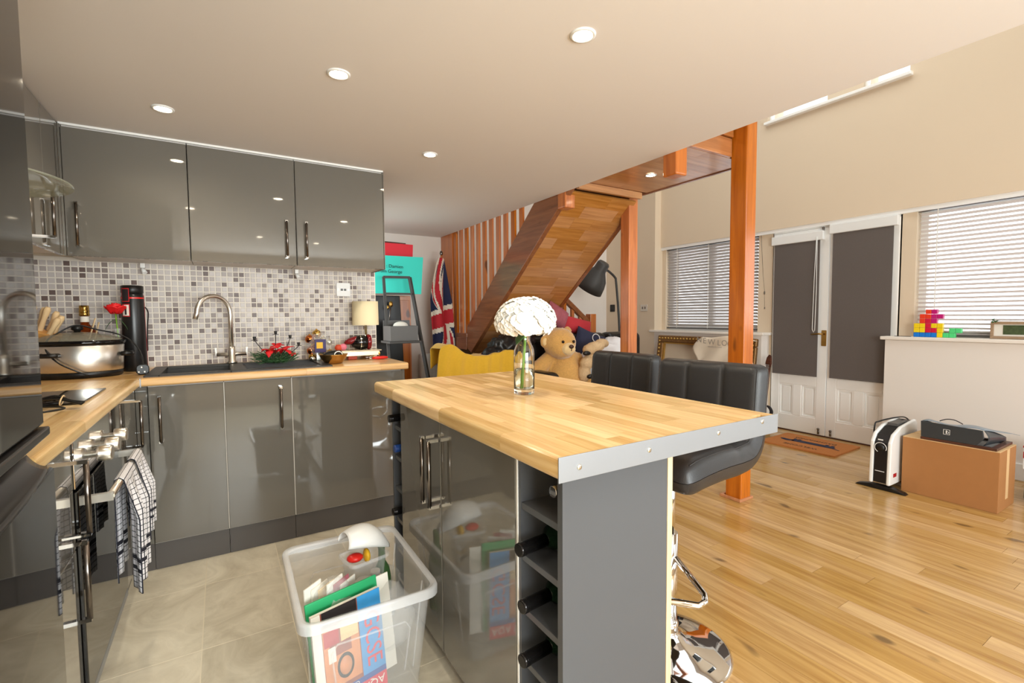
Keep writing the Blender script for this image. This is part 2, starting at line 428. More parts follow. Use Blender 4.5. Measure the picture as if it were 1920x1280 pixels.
def part(name, mb, m, parent=None, world=True, bev=0, seg=2, label=None, kind=None, solid=0, sub=0):
    me = mb.mesh(name, m) if isinstance(mb, MB) else mb
    o = bpy.data.objects.new(name, me); COL.objects.link(o)
    # sub-parts hang under a mesh part, which has no transform of its own beyond its parent's
    if parent is not None:
        o.parent = parent
        if world and parent.type == 'EMPTY':
            o.matrix_parent_inverse = Matrix.LocRotScale(parent.location, parent.rotation_euler, parent.scale).inverted()
    if bev:
        b = o.modifiers.new('bevel', 'BEVEL'); b.width = bev; b.segments = seg; b.limit_method = 'ANGLE'; b.angle_limit = R(40)
    if solid:
        b = o.modifiers.new('solid', 'SOLIDIFY'); b.thickness = solid; b.offset = 0
    if sub:
        b = o.modifiers.new('sub', 'SUBSURF'); b.levels = sub; b.render_levels = sub
    if label: o['label'] = label
    if kind: o['kind'] = kind
    return o

def thing(name, label, cat, loc=(0, 0, 0), rotz=0, group=None, kind=None):
    o = bpy.data.objects.new(name, None); COL.objects.link(o)
    o.location = loc; o.rotation_euler = (0, 0, rotz); o.empty_display_size = 0.05
    if label: o['label'] = label
    if cat: o['category'] = cat
    if group: o['group'] = group
    if kind: o['kind'] = kind
    return o

def tag(o, label, cat, group=None, kind=None):
    if label: o['label'] = label
    if cat: o['category'] = cat
    if group: o['group'] = group
    if kind: o['kind'] = kind
    return o

def struct(name, mb, m, parent=None, bev=0):
    o = part(name, mb, m, parent, bev=bev)
    if parent is None: o['kind'] = 'structure'
    return o

def copy_tree(o, parent=None):
    c = o.copy(); COL.objects.link(c)
    if parent is not None: c.parent = parent
    for ch in list(o.children): copy_tree(ch, c)
    return c

def clone(src, label, loc, rotz=None, group=None):
    c = copy_tree(src); c.location = loc
    if rotz is not None: c.rotation_euler = (0, 0, rotz)
    c['label'] = label
    if group: c['group'] = group
    return c

def text_mesh(txt, size, m, name, mx, parent, depth=0.0004, spacing=1.0, align='CENTER', world=True):
    cu = bpy.data.curves.new(name, 'FONT'); cu.body = txt; cu.size = size; cu.extrude = depth; cu.resolution_u = 3
    cu.align_x = align; cu.align_y = 'CENTER'; cu.space_character = spacing
    t = bpy.data.objects.new(name + '_source', cu); COL.objects.link(t)
    dg = bpy.context.evaluated_depsgraph_get()
    me = bpy.data.meshes.new_from_object(t.evaluated_get(dg))
    bpy.data.objects.remove(t); bpy.data.curves.remove(cu)
    me.transform(mx); me.materials.clear(); me.materials.append(m)
    return part(name, me, m, parent, world=world)

def frame_mx(origin, right, up):
    r = Vector(right).normalized(); u = Vector(up); u = (u - r * u.dot(r)).normalized(); n = r.cross(u)
    return Matrix(((r.x, u.x, n.x, origin[0]), (r.y, u.y, n.y, origin[1]), (r.z, u.z, n.z, origin[2]), (0, 0, 0, 1)))

def round_poly(w, h, r, n=5, cx=0, cy=0):
    out = []
    for sx, sy, a0 in ((1, 1, 0), (-1, 1, 90), (-1, -1, 180), (1, -1, 270)):
        for k in range(n + 1):
            a = R(a0 + 90 * k / n)
            out.append((cx + sx * (w / 2 - r) + r * math.cos(a), cy + sy * (h / 2 - r) + r * math.sin(a)))
    return out

_unit = {}
def unit_cube(mkey, nose=None):
    """shared unit block (0..1); nose = rounded long edge on that side"""
    k = (mkey, nose)
    if k not in _unit:
        mb = MB()
        if nose is None:
            mb.box(0, 1, 0, 1, 0, 1)
        else:
            pts = [(1, 0), (1, 1)]
            for i in range(6):
                a = PI / 2 * i / 5; pts.append((0.28 - 0.28 * math.sin(a), 0.72 + 0.28 * math.cos(a)))
            for i in range(6):
                a = PI / 2 * i / 5; pts.append((0.28 - 0.28 * math.cos(a), 0.28 - 0.28 * math.sin(a)))
            if nose == 'x-': mb.prism(pts, 1, 0, 1)
            elif nose == 'x+': mb.prism([(1 - u, v) for u, v in pts], 1, 0, 1)
            elif nose == 'y-': mb.prism(pts, 0, 0, 1)
            elif nose == 'y+': mb.prism([(1 - u, v) for u, v in pts], 0, 0, 1)
        _unit[k] = mb.mesh('block', M[mkey])
    return _unit[k]

def block(name, mkey, x0, x1, y0, y1, z0, z1, parent, nose=None):
    o = bpy.data.objects.new(name, unit_cube(mkey, nose)); COL.objects.link(o)
    o.location = (x0, y0, z0); o.scale = (x1 - x0, y1 - y0, z1 - z0)
    if parent:
        o.parent = parent
        if parent.type == 'EMPTY':
            o.matrix_parent_inverse = Matrix.LocRotScale(parent.location, parent.rotation_euler, parent.scale).inverted()
    return o

def staves(name, mkey, x0, x1, y0, y1, z0, z1, wid, lmin, lmax, along, parent, noses=(None, None), gap=0.0005, skip=None):
    """rows of blocks that fill a rectangle, rows running along an axis"""
    a0, a1, b0, b1 = (y0, y1, x0, x1) if along == 'y' else (x0, x1, y0, y1)
    rows = max(1, round((b1 - b0) / wid)); rw = (b1 - b0) / rows
    for r in range(rows):
        t = a0 - random.uniform(0, lmax * 0.8)
        while t < a1 - 1e-6:
            L = random.uniform(lmin, lmax)
            s0, s1 = max(t, a0), min(t + L, a1)
            t += L
            if a1 - s1 < 0.03: s1 = a1; t = a1
            if s1 - s0 < 0.02: continue
            u0, u1 = b0 + r * rw, b0 + (r + 1) * rw
            nose = noses[0] if r == 0 else (noses[1] if r == rows - 1 else None)
            bx = (u0 + gap / 2, u1 - gap / 2, s0 + gap / 2, s1 - gap / 2) if along == 'y' else (s0 + gap / 2, s1 - gap / 2, u0 + gap / 2, u1 - gap / 2)
            if skip and skip(bx): continue
            block(name, mkey, bx[0], bx[1], bx[2], bx[3], z0, z1, parent, nose)

def soften(o, voxel=0.012, disp=0.0, dscale=0.05, smooth=6):
    r = o.modifiers.new('remesh', 'REMESH'); r.mode = 'VOXEL'; r.voxel_size = voxel; r.use_smooth_shade = True
    if smooth:
        s = o.modifiers.new('smooth', 'SMOOTH'); s.iterations = smooth; s.factor = 0.6
    if disp:
        t = bpy.data.textures.new(o.name + '_fur', 'CLOUDS'); t.noise_scale = dscale
        d = o.modifiers.new('disp', 'DISPLACE'); d.texture = t; d.strength = disp; d.mid_level = 0.5
    return o
# ================================================================== THE SETTING
ZC = 2.085          # underside of the mezzanine
YB, YF = 1.85, -5.2
XR = 5.79
fl = struct('floor', MB().box(-0.1, 1.83, YF, YB, -0.12, -0.0006), M['fgrout'])
flw = struct('floor', MB().box(1.83, 6.1, YF, YB, -0.12, -0.0042), M['floor_gap'])
# stone-look floor tiles of the kitchen: each tile an object
def tiles_floor():
    xs = [-0.1, 0.222, 0.522, 0.822, 1.122, 1.422, 1.722, 1.83]
    me = MB().box(0, 1, 0, 1, 0, 1).mesh('floor_tile', M['ftile'])
    for i in range(len(xs) - 1):
        off = -0.83 if i % 2 == 0 else -0.83
        y = off + 0.49 * 2
        while y > YF:
            y0 = max(y - 0.49, YF); y1 = min(y, -0.0 if xs[i] < 1.83 else YB)
            if y1 - y0 > 0.02:
                o = bpy.data.objects.new('floor_tile', me); COL.objects.link(o)
                o.location = (xs[i] + .0018, y0 + .0018, -0.0042); o.scale = (xs[i + 1] - xs[i] - .0036, y1 - y0 - .0036, 0.004); o.parent = fl
            y -= 0.49
tiles_floor()
# oak boards, running towards the back wall
pl_me = MB().box(0, 1, 0, 1, 0, 1).mesh('floor_plank', M['plank'])
def planks():
    n = 0; W_ = 0.0965; x = 1.83
    while x < 5.95:
        y = YB + random.uniform(0, 1.2)
        while y > -4.3:
            L = random.choice((0.55, 0.75, 0.95, 1.2, 1.45)) * random.uniform(.92, 1.08)
            y0, y1 = max(y - L, YF if y - L < -4.3 else y - L), min(y, YB)
            if y1 - y0 > 0.05:
                o = bpy.data.objects.new('floor_plank', pl_me); COL.objects.link(o)
                o.location = (x + .0006, y0 + .0006, -0.0042); o.scale = (W_ - .0012, y1 - y0 - .0012, 0.0042); o.parent = flw; n += 1
            y -= L
        x += W_
planks()
struct('ceiling', MB().box(-0.1, 3.11, YF, YB, ZC, 2.36), M['ceiling'])
struct('ceiling_upper', MB().box(-0.2, 6.1, YF - .1, YB + .1, 4.3, 4.4), M['ceiling'])
struct('wall_left', MB().box(-0.12, 0, YF, YB, 0, 4.3), M['wall'])
struct('wall_back', MB().box(-0.1, 6.1, YB, YB + .12, 0, 4.3), M['wall_pale'])
struct('wall_kitchen', MB().box(0, 1.835, 0, 0.12, 0, ZC), M['wall'])
struct('wall_passage', MB().box(1.70, 1.80, 0.12, .4, 0, ZC).box(1.70, 1.80, 1.6, YB, 0, ZC).box(1.70, 1.80, .4, 1.6, 0, .7).box(1.70, 1.80, .4, 1.6, 1.8, ZC), M['wall'])
wf = MB()
wf.box(-0.1, 0.6, YF - .15, YF, 0, 4.3).box(3.2, 3.6, YF - .15, YF, 0, 4.3).box(5.4, 6.1, YF - .15, YF, 0, 4.3).box(3.6, 5.4, YF - .15, YF, 0, .3).box(3.6, 5.4, YF - .15, YF, 2.8, 4.3).box(.6, 3.2, YF - .15, YF, 0, .6).box(.6, 3.2, YF - .15, YF, 1.8, 4.3)
struct('wall_front', wf, M['wall'])
# window wall on the right, built of its upper wall, the return by the stairs and the low walls under the windows
wr = MB()
wr.box(5.66, 6.05, 0.96, YB, 0, 4.3)
wr.box(5.765, 6.05, YF, 0.96, 2.035, 3.125).box(5.765, 6.05, YF, 0.96, 4.05, 4.3)
wr.box(5.765, 6.05, -0.42, 0.96, 3.125, 4.05).box(5.765, 6.05, -1.27, -0.98, 3.125, 4.05).box(5.765, 6.05, YF, -1.6, 3.125, 4.05)
wr2 = MB().box(5.66, 6.05, -0.46, 0.96, 0, 0.955).box(5.66, 6.05, YF, -1.53, 0, 0.955)
struct('wall_right', wr2, M['wall_pale'])
wr2 = MB()
wr.box(5.80, 6.05, -0.49, -0.33, 0, 2.035).box(5.80, 6.05, -1.67, -1.56, 0.955, 2.035).box(5.80, 6.05, YF, -4.2, 0.955, 2.035)
wr.box(5.80, 6.05, 0.90, 0.96, 0.955, 2.035)
struct('wall_right', wr, M['wall'])
t_ = struct('trim_1', MB().box(5.635, 5.93, -0.49, 1.03, 0.957, 0.985), M['sill'], bev=.006)
t_ = struct('trim_2', MB().box(5.635, 5.93, -4.2, -1.50, 0.957, 0.985), M['sill'], bev=.006)
struct('trim_3', MB().box(5.72, 6.0, -1.62, -0.40, 3.098, 3.126), M['white'], bev=.005)
struct('trim_4', MB().box(5.775, 6.04, YF, 0.96, 2.0, 2.036), M['white'])
struct('baseboard_right', MB().box(5.645, 5.66, -5.2, -1.53, 0, 0.12), M['white'], bev=.003)
struct('baseboard_back', MB().box(1.8, 5.66, YB - .015, YB, 0, 0.12), M['white'], bev=.003)

def window(name, axis, x, y0, y1, z0, z1, mull, depth=.06, fr=.05):
    mb = MB()
    def b(a0, a1, c0, c1):
        if axis == 0: mb.box(x, x + depth, a0, a1, c0, c1)
        else: mb.box(a0, a1, x - depth, x, c0, c1)
    b(y0, y0 + fr, z0, z1); b(y1 - fr, y1, z0, z1); b(y0 + fr, y1 - fr, z0, z0 + fr); b(y0 + fr, y1 - fr, z1 - fr, z1)
    for mpos in mull: b(mpos - .03, mpos + .03, z0 + fr, z1 - fr)
    o = struct(name, mb, M['white'])
    edges = [y0 + fr] + [v for mpos in mull for v in (mpos - .03, mpos + .03)] + [y1 - fr]
    for k in range(0, len(edges), 2):
        g = MB()
        if axis == 0: g.box(x + .025, x + .031, edges[k], edges[k + 1], z0 + fr, z1 - fr)
        else: g.box(edges[k], edges[k + 1], x - .031, x - .025, z0 + fr, z1 - fr)
        part('pane', g, M['pane'], o)
    return o
window('window_1', 0, 5.88, -0.33, 0.90, 0.985, 2.035, [0.3])
window('window_2', 0, 5.88, -4.2, -1.67, 0.985, 2.035, [-2.45, -3.3])
window('window_3', 0, 5.80, -0.98, -0.42, 3.127, 4.05, [], fr=.014)
window('window_4', 0, 5.80, -1.6, -1.27, 3.127, 4.05, [], fr=.014)
window('window_5', 1, YF, 0.6, 3.2, 0.6, 1.8, [1.9])
window('window_6_added', 1, YF, 3.6, 5.4, .3, 2.8, [4.5])  # unseen window, added to carry the front fill light
window('window_7_added', 0, 1.72, .4, 1.6, .7, 1.8, [1.0])  # unseen window, added to carry the passage fill light

# ------------------------------------------------------------------ French doors (with their glazing, panels and bolts)
def french_door(name, y0, y1, handle_side):
    x0, x1 = 5.79, 5.835
    zt, zb = 1.985, 0.012
    st = 0.085; gz0, gz1 = 0.60, 1.89
    mb = MB()
    mb.box(x0, x1, y0, y0 + st, zb, zt).box(x0, x1, y1 - st, y1, zb, zt)
    mb.box(x0, x1, y0 + st, y1 - st, gz1, zt).box(x0, x1, y0 + st, y1 - st, 0.475, gz0).box(x0, x1, y0 + st, y1 - st, zb, 0.165)
    ym = (y0 + y1) / 2
    mb.box(x0, x1, ym - .04, ym + .04, .165, .475)
    d = part(name, mb, M['white'], None, bev=.004); d['kind'] = 'structure'
    for a, b in ((y0 + st, ym - .04), (ym + .04, y1 - st)):
        part('door_panel', MB().box(x0 + .018, x0 + .03, a, b, .165, .475).box(x0 + .010, x0 + .019, a + .03, b - .03, .195, .445), M['white'], d, bev=.004)
        mo = MB()
        mo.box(x0 + .004, x0 + .018, a, a + .012, .165, .475).box(x0 + .004, x0 + .018, b - .012, b, .165, .475).box(x0 + .004, x0 + .018, a + .012, b - .012, .463, .475).box(x0 + .004, x0 + .018, a + .012, b - .012, .165, .177)
        part('panel_moulding', mo, M['white'], d)
    part('pane', MB().box(x0 + .02, x0 + .026, y0 + st, y1 - st, gz0, gz1), M['pane'], d)
    for z in (0.045, 1.955):
        yy = (y0 + .05) if handle_side > 0 else (y1 - .05)
        b = MB().cyl((x0 - .012, yy, z - .022), (x0 - .012, yy, z + .022), .009, n=10); b.ell((x0 - .014, yy, z + .026), .012, 10, 8)
        part('door_bolt', b, M['steel_dark'], d)
    return d
d1 = french_door('door_1', -1.020, -0.495, 1)
d2 = french_door('door_2', -1.560, -1.026, -1)
hp = part('door_handle', MB().prism(round_poly(.042, .15, .006, 3, -0.995, 0.945), 0, 5.784, 5.79).cyl((5.784, -.995, .985), (5.745, -.995, .985), .008, n=10).tube([(5.748, -.995, .985), (5.745, -.97, .987), (5.745, -.90, .98)], [.008, .008, .006], 8).cyl((5.784, -.995, .92), (5.780, -.995, .92), .008, n=12), M['brass'], d1)
struct('trim_5', MB().box(5.80, 5.86, -0.492, -0.484, 0, 2.0).box(5.80, 5.86, -1.572, -1.562, 0, 2.0).box(5.80, 5.86, -1.562, -0.492, 1.988, 2.0), M['white'])
struct('trim_6', MB().box(5.79, 5.95, -1.56, -0.49, -.004, 0.010), M['dark_wood'])

def roller_blind(label, y0, y1, z0, z1, xx=5.755):
    t = thing('roller_blind', label, 'blind', (xx, (y0 + y1) / 2, z1 + .05), group=None)
    part('blind_fabric', MB().box(xx, xx + .002, y0, y1, z0, z1), M['blind'], t)
    part('bottom_bar', MB().box(xx - .003, xx + .004, y0, y1, z0 - .012, z0), M['blind'], t, bev=.002)
    part('cassette', MB().box(xx - .012, xx + .03, y0 - .03, y1 + .03, z1, z1 + .085), M['white_plastic'], t, bev=.006)
    return t
roller_blind('charcoal roller blind on the left French door, with a white pull cord', -0.955, -0.525, 0.585, 1.87)
tr = roller_blind('wider charcoal roller blind on the right French door, nearest the shaped blocks', -1.53, -1.065, 0.588, 1.91)
cc = part('pull_cord', MB().tube([(5.74, -.935, 1.9), (5.738, -.94, 1.4), (5.738, -.935, 1.02), (5.738, -.925, 1.0), (5.738, -.912, 1.03), (5.74, -.918, 1.5), (5.74, -.93, 1.9)], .003, 6), M['cord_white'], [o for o in bpy.data.objects if o.name == 'roller_blind'][0])

# ------------------------------------------------------------------ Venetian blinds: every slat an object
def venetian(label, xx, y0, y1, z0, z1, tilt, mkey, cords, pitch=0.034):
    t = thing('venetian_blind', label, 'blind', (xx, (y0 + y1) / 2, z1))
    part('head_rail', MB().box(xx - .02, xx + .02, y0 - .01, y1 + .01, z1 - .035, z1), M['rail_dark'], t, bev=.003)
    mb = MB()
    prof = [(-0.0185, -.002), (-.009, .0015), (.009, .0015), (.0185, -.002)]
    vs = []; fs = []
    ca, sa = math.cos(tilt), math.sin(tilt)
    P = [(a * ca - b * sa, a * sa + b * ca) for a, b in prof]
    P2 = [(a * ca - (b - .0012) * sa, a * sa + (b - .0012) * ca) for a, b in prof]
    poly = P + P2[::-1]
    mb.prism([(u, v) for u, v in poly], 1, y0, y1)
    me = mb.mesh('slat', M[mkey])
    z = z1 - .055
    while z > z0 + .02:
        o = bpy.data.objects.new('slat', me); COL.objects.link(o); o.location = (xx, 0, z); o.parent = t
        o.matrix_parent_inverse = Matrix.Translation(t.location).inverted()
        z -= pitch
    part('bottom_rail', MB().box(xx - .018, xx + .018, y0, y1, z0 - .012, z0 + .006), M['rail_dark'], t, bev=.003)
    for c in cords:
        part('ladder_cord', MB().box(xx - .0225, xx - .0205, c - .0035, c + .0035, z0, z1 - .03), M['cord_white'], t)
    return t
v1 = venetian('dark grey Venetian blind behind the tall pine post, left of the French doors', 5.825, -0.315, 0.885, 1.015, 2.025, R(-47), 'slat', (0.73, 0.285, -0.2))
v2 = venetian('pale Venetian blind glowing above the shaped coloured blocks', 5.825, -4.15, -1.685, 1.0, 2.03, R(-24), 'slat_light', (-1.80, -2.32, -3.2))
part('wand', MB().tube([(5.79, -.36, 2.0), (5.80, -.38, 1.6), (5.80, -.40, 1.42)], .0015, 5).ell((5.80, -.40, 1.40), (.008, .008, .02), 8, 6).tube([(5.80, -.40, 1.38), (5.80, -.405, 1.25)], .0015, 5).ell((5.80, -.405, 1.24), (.006, .006, .012), 8, 6), M['steel_dark'], v1)

# ------------------------------------------------------------------ wall plates
def plate(name, label, cat, mx, w, h, mkey, extras):
    """plate in a local frame: u right, v up, n outwards"""
    o = part(name, MB().add([mx @ Vector(p) for p in [(u, v, z) for z in (0, .008) for u, v in round_poly(w, h, .006, 2)]],
             [list(range(12))[::-1], list(range(12, 24))] + [(i, (i + 1) % 12, 12 + (i + 1) % 12, 12 + i) for i in range(12)]), M[mkey], None, bev=.0015)
    tag(o, label, cat)
    for nm, mk, (u0, u1, v0, v1, d) in extras:
        part(nm, MB().box(u0, u1, v0, v1, .008, .008 + d, 0, mx), M[mk], o)
    return o
s1 = Q(1208, 577, 0, 5.66)
plate('light_switch', 'brushed steel double light switch beside the window return', 'switch', frame_mx((5.66, s1.y, s1.z), (0, -1, 0), (0, 0, 1)), .12, .086, 'steel', [('rocker', 'steel_dark', (-.03, -.012, -.015, .015, .004)), ('rocker', 'steel_dark', (.012, .03, -.015, .015, .004))])
s2 = Q(1146, 578, 1, YB)
plate('thermostat', 'small black wall control behind the reading lamp', 'control', frame_mx((5.66, 1.72, s2.z), (0, -1, 0), (0, 0, 1)), .09, .10, 'black_plastic', [('display', 'black_glass', (-.03, .03, -.02, .03, .002))])
s3 = Q(643, 543, 1, 0)
plate('wall_socket', 'white twin network socket on the mosaic tiles', 'socket', frame_mx((s3.x, -0.008, s3.z), (1, 0, 0), (0, 0, 1)), .088, .088, 'white_plastic', [('port', 'rail_dark', (-.018, -.003, -.008, .006, .001)), ('port', 'rail_dark', (.003, .018, -.008, .006, .001)), ('screw', 'steel', (-.036, -.031, -.003, .003, .001)), ('screw', 'steel', (.031, .036, -.003, .003, .001))])

# ------------------------------------------------------------------ recessed ceiling spots
def spot(x, y, z, label, dark=False, power=None):
    t = thing('ceiling_spotlight', label, 'light', (x, y, z))
    part('bezel', MB().lathe([(.042, 0), (.042, -.004), (.034, -.006), (.030, -.002), (.030, 0)], (x, y, z), 24, capb=False, capt=False), M['white_plastic' if not dark else 'steel'], t)
    part('lamp_lens', MB().lathe([(.0001, -.0035), (.029, -.0035)], (x, y, z), 24, capb=False, capt=False), M['lens'], t)
    l = bpy.data.lights.new('lamp_beam', 'SPOT'); l.energy = power or SPOT_W; l.color = SPOT_C; l.spot_size = R(150); l.spot_blend = 0.8; l.shadow_soft_size = .03
    o = bpy.data.objects.new('lamp_beam', l); COL.objects.link(o); o.parent = t; o.location = (0, 0, -.012)
    return t
SP = [(.739, -.718, 'recessed spotlight in the ceiling above the left end of the sink'),
      (1.326, -1.407, 'recessed spotlight in the ceiling, second from the left of the photo row'),
      (1.95, -.745, 'recessed spotlight in the ceiling just right of the wall cabinets'),
      (1.95, -2.063, 'recessed spotlight in the ceiling, largest and nearest to the camera')]
for x, y, l in SP: spot(x, y, ZC, l)
for x, y, l in ((.739, -2.1, 'recessed spotlight in the ceiling out of view above the black fridge'), (1.326, -3.4, 'recessed spotlight in the ceiling straight above the photographer'), (1.95, -3.6, 'recessed spotlight in the ceiling behind the photographer')):
    spot(x, y, ZC, l, power=SPOT_W * .8)
zb = Q(1220, 328, 2, 2.15)
spot(zb.x, zb.y, 2.15, 'recessed spotlight in the wooden soffit of the landing', dark=True, power=7)

# ================================================================== KITCHEN
# mosaic splashback: tiles nearest the camera are single objects, the rest one joined part
mos = thing('mosaic_splashback', 'splashback of small square beige and brown mosaic tiles behind the sink', 'splashback', (0.9, 0, 0.91))
part('grout_bed', MB().box(0.004, 1.833, -0.0055, -0.0005, .905, 1.50).box(0.0005, 0.0055, -2.0, -0.0055, .905, 1.50), M['grout'], mos)
tm = {}
for k in ('mos_l', 'mos_m', 'mos_d', 'mos_k'):
    b = MB()
    s_ = .0120; c_ = .0012
    b.add([(-s_, -.002, -s_), (s_, -.002, -s_), (s_, -.002, s_), (-s_, -.002, s_), (-s_ + c_, -.0035, -s_ + c_), (s_ - c_, -.0035, -s_ + c_), (s_ - c_, -.0035, s_ - c_), (-s_ + c_, -.0035, s_ - c_), (-s_, 0, -s_), (s_, 0, -s_), (s_, 0, s_), (-s_, 0, s_)],
          [(4, 5, 6, 7), (0, 1, 5, 4), (1, 2, 6, 5), (2, 3, 7, 6), (3, 0, 4, 7), (8, 9, 1, 0), (9, 10, 2, 1), (10, 11, 3, 2), (11, 8, 0, 3)])
    tm[k] = b.mesh('mosaic_tile', M[k])
cells = []
for i in range(61):
    for j in range(20):
        x = 0.016 + i * .03; z = .927 + j * .03
        if x > 1.83 or z > 1.49: continue
        r = random.random()
        k = 'mos_l' if r < .47 else 'mos_m' if r < .76 else 'mos_d' if r < .92 else 'mos_k'
        cells.append((x, z, k))
cells.sort(key=lambda c: abs(c[0] - .95) + abs(c[1] - 1.25) * 1.5)
for x, z, k in cells[:300]:
    o = bpy.data.objects.new('mosaic_tile', tm[k]); COL.objects.link(o); o.location = (x, -.0055, z); o.parent = mos
    o.matrix_parent_inverse = Matrix.Translation(mos.location).inverted()
rest = MB(); ks = ['mos_l', 'mos_m', 'mos_d', 'mos_k']
def addtile(x, z, k, left=False):
    s_ = .0120; c_ = .0012; y0 = -.0055
    P = [(-s_, 0, -s_), (s_, 0, -s_), (s_, 0, s_), (-s_, 0, s_), (-s_, -.002, -s_), (s_, -.002, -s_), (s_, -.002, s_), (-s_, -.002, s_), (-s_ + c_, -.0035, -s_ + c_), (s_ - c_, -.0035, -s_ + c_), (s_ - c_, -.0035, s_ - c_), (-s_ + c_, -.0035, s_ - c_)]
    if left: P = [(.0055 - p[1], x + p[0], z + p[2]) for p in P]
    else: P = [(x + p[0], y0 + p[1], z + p[2]) for p in P]
    rest.add(P, [(8, 9, 10, 11), (4, 5, 9, 8), (5, 6, 10, 9), (6, 7, 11, 10), (7, 4, 8, 11), (0, 1, 5, 4), (1, 2, 6, 5), (2, 3, 7, 6), (3, 0, 4, 7)], ks.index(k))
for x, z, k in cells[300:]: addtile(x, z, k)
for i in range(65):
    for j in range(19):
        addtile(-.03 - i * .03, .927 + j * .03, random.choice(('mos_l', 'mos_l', 'mos_m', 'mos_m', 'mos_d', 'mos_k')), True)
part('mosaic_tiles', rest, [M[k] for k in ks], mos, kind='stuff')

# bar handle: square-section brackets with a round dark bar
def bar_handle(p0, p1, out, parent, r=.0065, name='handle'):
    """bar from p0 to p1 (on the door face), standing off by vector out"""
    p0, p1, out = Vector(p0), Vector(p1), Vector(out)
    h = MB().cyl(p0 + out, p1 + out, r, n=14)
    o = part(name, h, M['steel_dark'], parent, label='dark nickel bar handle')
    d = (p1 - p0).normalized()
    for p in (p0, p1):
        part('handle_bracket', MB().bar(p, p + out * 1.12, .014, .010, up=d), M['chrome'], parent)
    return o

def cabinet(name, label, cat, loc):
    return thing(name, label, cat, loc)

# back run of base units
ZT = .872
def base_back(label, x0, x1, doors):
    t = cabinet('base_cabinet', label, 'cabinet', ((x0 + x1) / 2, -.3, 0))
    part('carcass', MB().box(x0 + .002, x1 - .002, -.556, -.002, .125, ZT - .001), M['edge_white'], t)
    for a, b, hx in doors:
        d = part('door', MB().box(a + .0018, b - .0018, -.576, -.557, .133, ZT - .006), M['gloss'], t, bev=.002)
        if hx > 1: part('edge_strip', MB().box(a - .0016, a + .0014, -.5762, -.5565, .133, ZT - .006), M['edge_white'], t)
        bar_handle((hx, -.576, .612), (hx, -.576, .822), (0, -.032, 0), d)
    part('plinth', MB().box(x0 + .001, x1 - .001, -.575 + .02, -.54, 0, .124), M['plinth'], t)
    return t
base_back('base cabinet left of the sink run, first door from the corner', .62, .922, [(.622, .922, .667)])
base_back('narrow base cabinet under the sink, middle one of the three', .922, 1.226, [(.922, 1.226, 1.172)])
tb = base_back('wide base cabinet under the lamp and tray, right end of the run', 1.226, 1.822, [])
part('edge_strip', MB().box(1.2245, 1.2276, -.5762, -.5565, .133, ZT - .006), M['edge_white'], tb)
part('appliance_door', MB().box(1.228, 1.820, -.576, -.557, .133, ZT - .006), M['gloss'], tb, bev=.002)
part('end_panel', MB().box(1.8205, 1.836, -.575, -.002, .0, ZT - .001), M['gloss'], tb, bev=.001)
tc = thing('corner_post', 'dark grey corner post between the two runs of base cabinets', 'panel', (.61, -.6, 0))
part('corner_post_panel', MB().box(.575, .6195, -.5555, -.5375, .125, ZT - .001).box(.5555, .574, -.605, -.5375, .125, ZT - .001), M['gloss'], tc, bev=.001)
part('plinth', MB().box(.5, .6195, -.5545, -.54, 0, .124), M['plinth'], tc)

# left run
def base_left(label, y0, y1, doors):
    t = cabinet('base_cabinet', label, 'cabinet', (.3, (y0 + y1) / 2, 0))
    part('carcass', MB().box(.004, .556, y0 + .002, y1 - .002, .125, ZT - .001), M['edge_white'], t)
    for z0, z1, hy, h0, h1 in doors:
        d = part('door', MB().box(.557, .576, y0 + .0018, y1 - .0018, z0, z1), M['gloss'], t, bev=.002)
        bar_handle((.576, hy, h0), (.576, hy, h1), (.034, 0, 0), d)
    part('plinth', MB().box(.52, .536, y0 + .001, y1 - .001, 0, .124), M['plinth'], t)
    return t
base_left('base cabinet in the left run beside the oven, next to the corner', -1.02, -.609, [(.133, ZT - .006, -.70, .625, .825)])
base_left('two-door base cabinet between the oven and the black fridge', -2.018, -1.66, [(.58, ZT - .006, -1.69, .625, .815), (.133, .577, -1.735, .42, .62)])

# oven
ov = thing('built_in_oven', 'stainless built-in oven with round knobs and tea towels on its rail', 'oven', (.3, -1.34, 0))
part('carcass', MB().box(.004, .552, -1.6575, -1.0225, .125, ZT - .001), M['carcass'], ov)
part('control_panel', MB().box(.555, .580, -1.655, -1.025, .735, ZT - .004), M['chrome'], ov, bev=.002, label='mirror-bright control panel')
part('oven_door', MB().box(.555, .585, -1.655, -1.025, .165, .728), M['black_glass'], ov, bev=.003)
part('lower_trim', MB().box(.555, .583, -1.655, -1.025, .133, .158), M['alu'], ov, bev=.001)
part('plinth', MB().box(.52, .536, -1.657, -1.023, 0, .124), M['plinth'], ov)
for y in (-1.205, -1.345, -1.465):
    k = MB().lathe([(.010, 0), (.010, .012), (.021, .014), (.0225, .02), (.0225, .046), (.020, .050)], (0, 0, 0), 24, mx=Matrix.Translation((.580, y, .782)) @ Matrix.Rotation(R(90), 4, 'Y'))
    part('knob', k, M['steel'], ov)
rl = MB().tube([(.640, -1.60, .688), (.640, -1.08, .688)], .010, 12)
rail = part('oven_rail', rl, M['steel'], ov)
for y in (-1.60, -1.08): part('rail_bracket', MB().bar((.585, y, .688), (.648, y, .688), .016, .022), M['steel'], ov)

